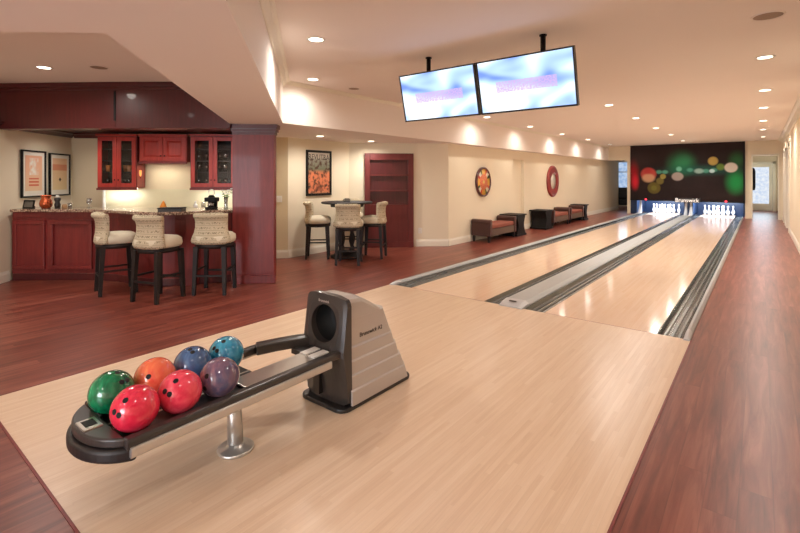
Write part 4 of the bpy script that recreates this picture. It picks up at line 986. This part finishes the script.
def side_table(y0, y1, lab):
    L_ = y1-y0; t_ = thing('side_table', lab, 'side table', (XLW+.03, y0, 0), 0, 'black side tables along the wall')
    D = .5
    obj('tabletop', M().box(0,D,-.0,L_,.505,.54), m_black, t_, .006, world=False)
    n = 10; lft = [(.03+.085*math.sin(PI*k/n)**1.3, .05+.455*k/n) for k in range(n+1)]
    pr = lft+[(L_-a, b) for a, b in reversed(lft)]
    obj('body', M().extr(pr, lambda p,q,t: (t,p,q), .04, D-.03), m_black, t_, world=False)
    obj('plinth', M().box(.02,D-.01,.0,L_,0,.0495), m_black, t_, .006, world=False)
bench(4.40, 5.82, 'russet cushioned bench nearest the bookcase along the cream wall')
side_table(5.85, 6.42, 'black side table at the far end of the nearest bench')
side_table(7.76, 8.34, 'black side table beyond the gap, before the middle bench')
bench(8.40, 9.85, 'russet cushioned bench under the round red wall ring')
bench(9.93, 11.30, 'russet cushioned bench farthest along the cream wall')
side_table(11.35, 11.80, 'black side table at the far end of the farthest bench')
# round wall art
def wall_disc(px, py, lab, kind):
    r = (px-400)/F; d = (CX-XLW)/(sn-r*cs); y_ = CY+d*(r*sn+cs); z_ = H-(py-YH)/F*d
    return y_, z_, d
y_, z_, d_ = wall_disc(482.3, 182, '', 0); R_ = 14.8/F*d_
rt = thing('round_sign', 'round colourful wheel-like sign on the wall above the nearest bench', 'wall sign', (XLW+.002, y_, z_))
def disc(prof_, n=40): return M().lathe(prof_, n=n, cap=False).xf(Matrix.Rotation(PI/2,4,'Y'))
t = NT('wheel_face'); x, y, z = t.xyz(); at_ = t.math('ARCTAN2', z, y); rad = t.math('SQRT', t.math('ADD', t.math('POWER', y, 2.), t.math('POWER', z, 2.)))
seg_ = t.math('FRACT', t.math('MULTIPLY', t.math('ADD', t.math('DIVIDE', at_, 2*PI), .5), 4.))
c = t.ramp(seg_, [(0., lin((240,190,80))), (.22, lin((70,96,44))), (.36, lin((244,236,214))), (.62, lin((214,84,56))), (.78, lin((240,180,80)))], True)
c = t.mix(t.math('LESS_THAN', rad, R_*.55), c, lin((232,140,96))); c = t.mix(t.math('MULTIPLY', t.math('LESS_THAN', rad, R_*.5), t.rng(t.noise(26.), .5, .65)), c, lin((176,60,60)))
c = t.mix(t.math('LESS_THAN', rad, R_*.12), c, lin((230,200,120)))
t.bsdf(c, .4, 0, .4); m_wheel = t.m
obj('rim', disc([(R_*.9,0),(R_,.0),(R_,.05),(R_*.95,.06),(R_*.88,.05),(R_*.88,.0)]), m_cherry_d, rt, world=False)
obj('face', disc([(R_*.879,.0),(R_*.879,.035),(.002,.04)]), m_wheel, rt, world=False)
y_, z_, d_ = wall_disc(552, 181.3, '', 0); R_ = 15.6/F*d_
rg = thing('ring_mirror', 'round mirror in a wide red ring frame on the wall', 'wall mirror', (XLW+.002, y_, z_))
obj('ring', disc([(R_*.5,.0),(R_,.0),(R_,.04),(R_*.93,.06),(R_*.78,.07),(R_*.62,.055),(R_*.54,.06),(R_*.5,.04)]), plain('red_lacquer', (146,52,50), .35, coat=.3, var=.1), rg, world=False)
obj('mirror', disc([(R_*.5,.0),(R_*.5,.03),(.002,.03)]), plain('pale_mirror', (226,220,206), .25, var=.04), rg, world=False)
# coat in the corridor and armchair by the far window
q = Vector((1.93, 17.2, 0))
ct = thing('hanging_coat', 'dark coat hanging at the corridor opening by the glazed door', 'coat', (1.87, 17.0, 1.0))
cm_ = M(); rs = []
for k, (w, dd, z) in enumerate(((.16,.06,0),(.20,.08,.10),(.19,.08,.35),(.18,.08,.55),(.17,.08,.70),(.10,.06,.80),(.03,.03,.84))):
    rs.append([(.09+dd*math.cos(2*PI*i/16), w*math.sin(2*PI*i/16)*(1+.1*math.sin(i*2.3)), z) for i in range(16)])
obj('body', cm_.rings(rs), plain('dark_cloth', (32,36,50), .9), ct, world=False)
obj('hook', M().bar((0,0,.84),(.07,0,.84),.02), m_steel, ct, world=False)
ch = thing('armchair', 'dark armchair before the bright window beyond the long wall', 'chair', (-3.12, 19.6, 0), math.radians(200))
obj('seat', M().box(-.36,.36,-.34,.34,.14,.44), m_plas_d, ch, .05, world=False)
obj('backrest', M().box(-.36,.36,.20,.38,.44,1.0), m_plas_d, ch, .06, world=False)
for sx in (-1,1):
    obj('arm', M().box(min(sx*.34,sx*.46),max(sx*.34,sx*.46),-.34,.36,.14,.62), m_plas_d, ch, .04, world=False)
    for yy in (-.28,.28): obj('leg', M().bar((sx*.36,yy,.14),(sx*.36,yy,0),.05), m_esp, ch, world=False)

# daylight coming in at the two far ends
area('door_daylight', (2.2, 20.9, 1.3), 12, .8, (.80,.90,1), (-PI/2,0,0), PI, 'RECTANGLE', 1.6)
area('window_daylight', (-3.0, 20.85, 1.6), 7, 1.6, (.72,.85,1), (-PI/2,0,0), PI, 'RECTANGLE', 1.3)

# ------------------------------------------------------------------ world, camera, view
w = bpy.data.worlds.new('world'); bpy.context.scene.world = w; w.use_nodes = True
w.node_tree.nodes['Background'].inputs[0].default_value = (.9,.85,.8,1); w.node_tree.nodes['Background'].inputs[1].default_value = .2
cam = bpy.data.cameras.new('camera'); co = bpy.data.objects.new('camera', cam); C.objects.link(co)
co.location = (CX, CY, H); co.rotation_euler = (PI/2, 0, YAW)
cam.sensor_width = 36; cam.lens = F/800*36; cam.shift_y = (YH-266.5)/800; cam.clip_start = .05; cam.clip_end = 200
sc = bpy.context.scene; sc.camera = co
sc.view_settings.view_transform = 'Standard'; sc.view_settings.look = 'None'; sc.view_settings.gamma = 1; sc.view_settings.use_curve_mapping = False
sc.view_settings.exposure = 0.35
sc.cycles.use_denoising = True; sc.cycles.max_bounces = 8; sc.cycles.diffuse_bounces = 5; sc.cycles.sample_clamp_indirect = 6; sc.cycles.transparent_max_bounces = 12
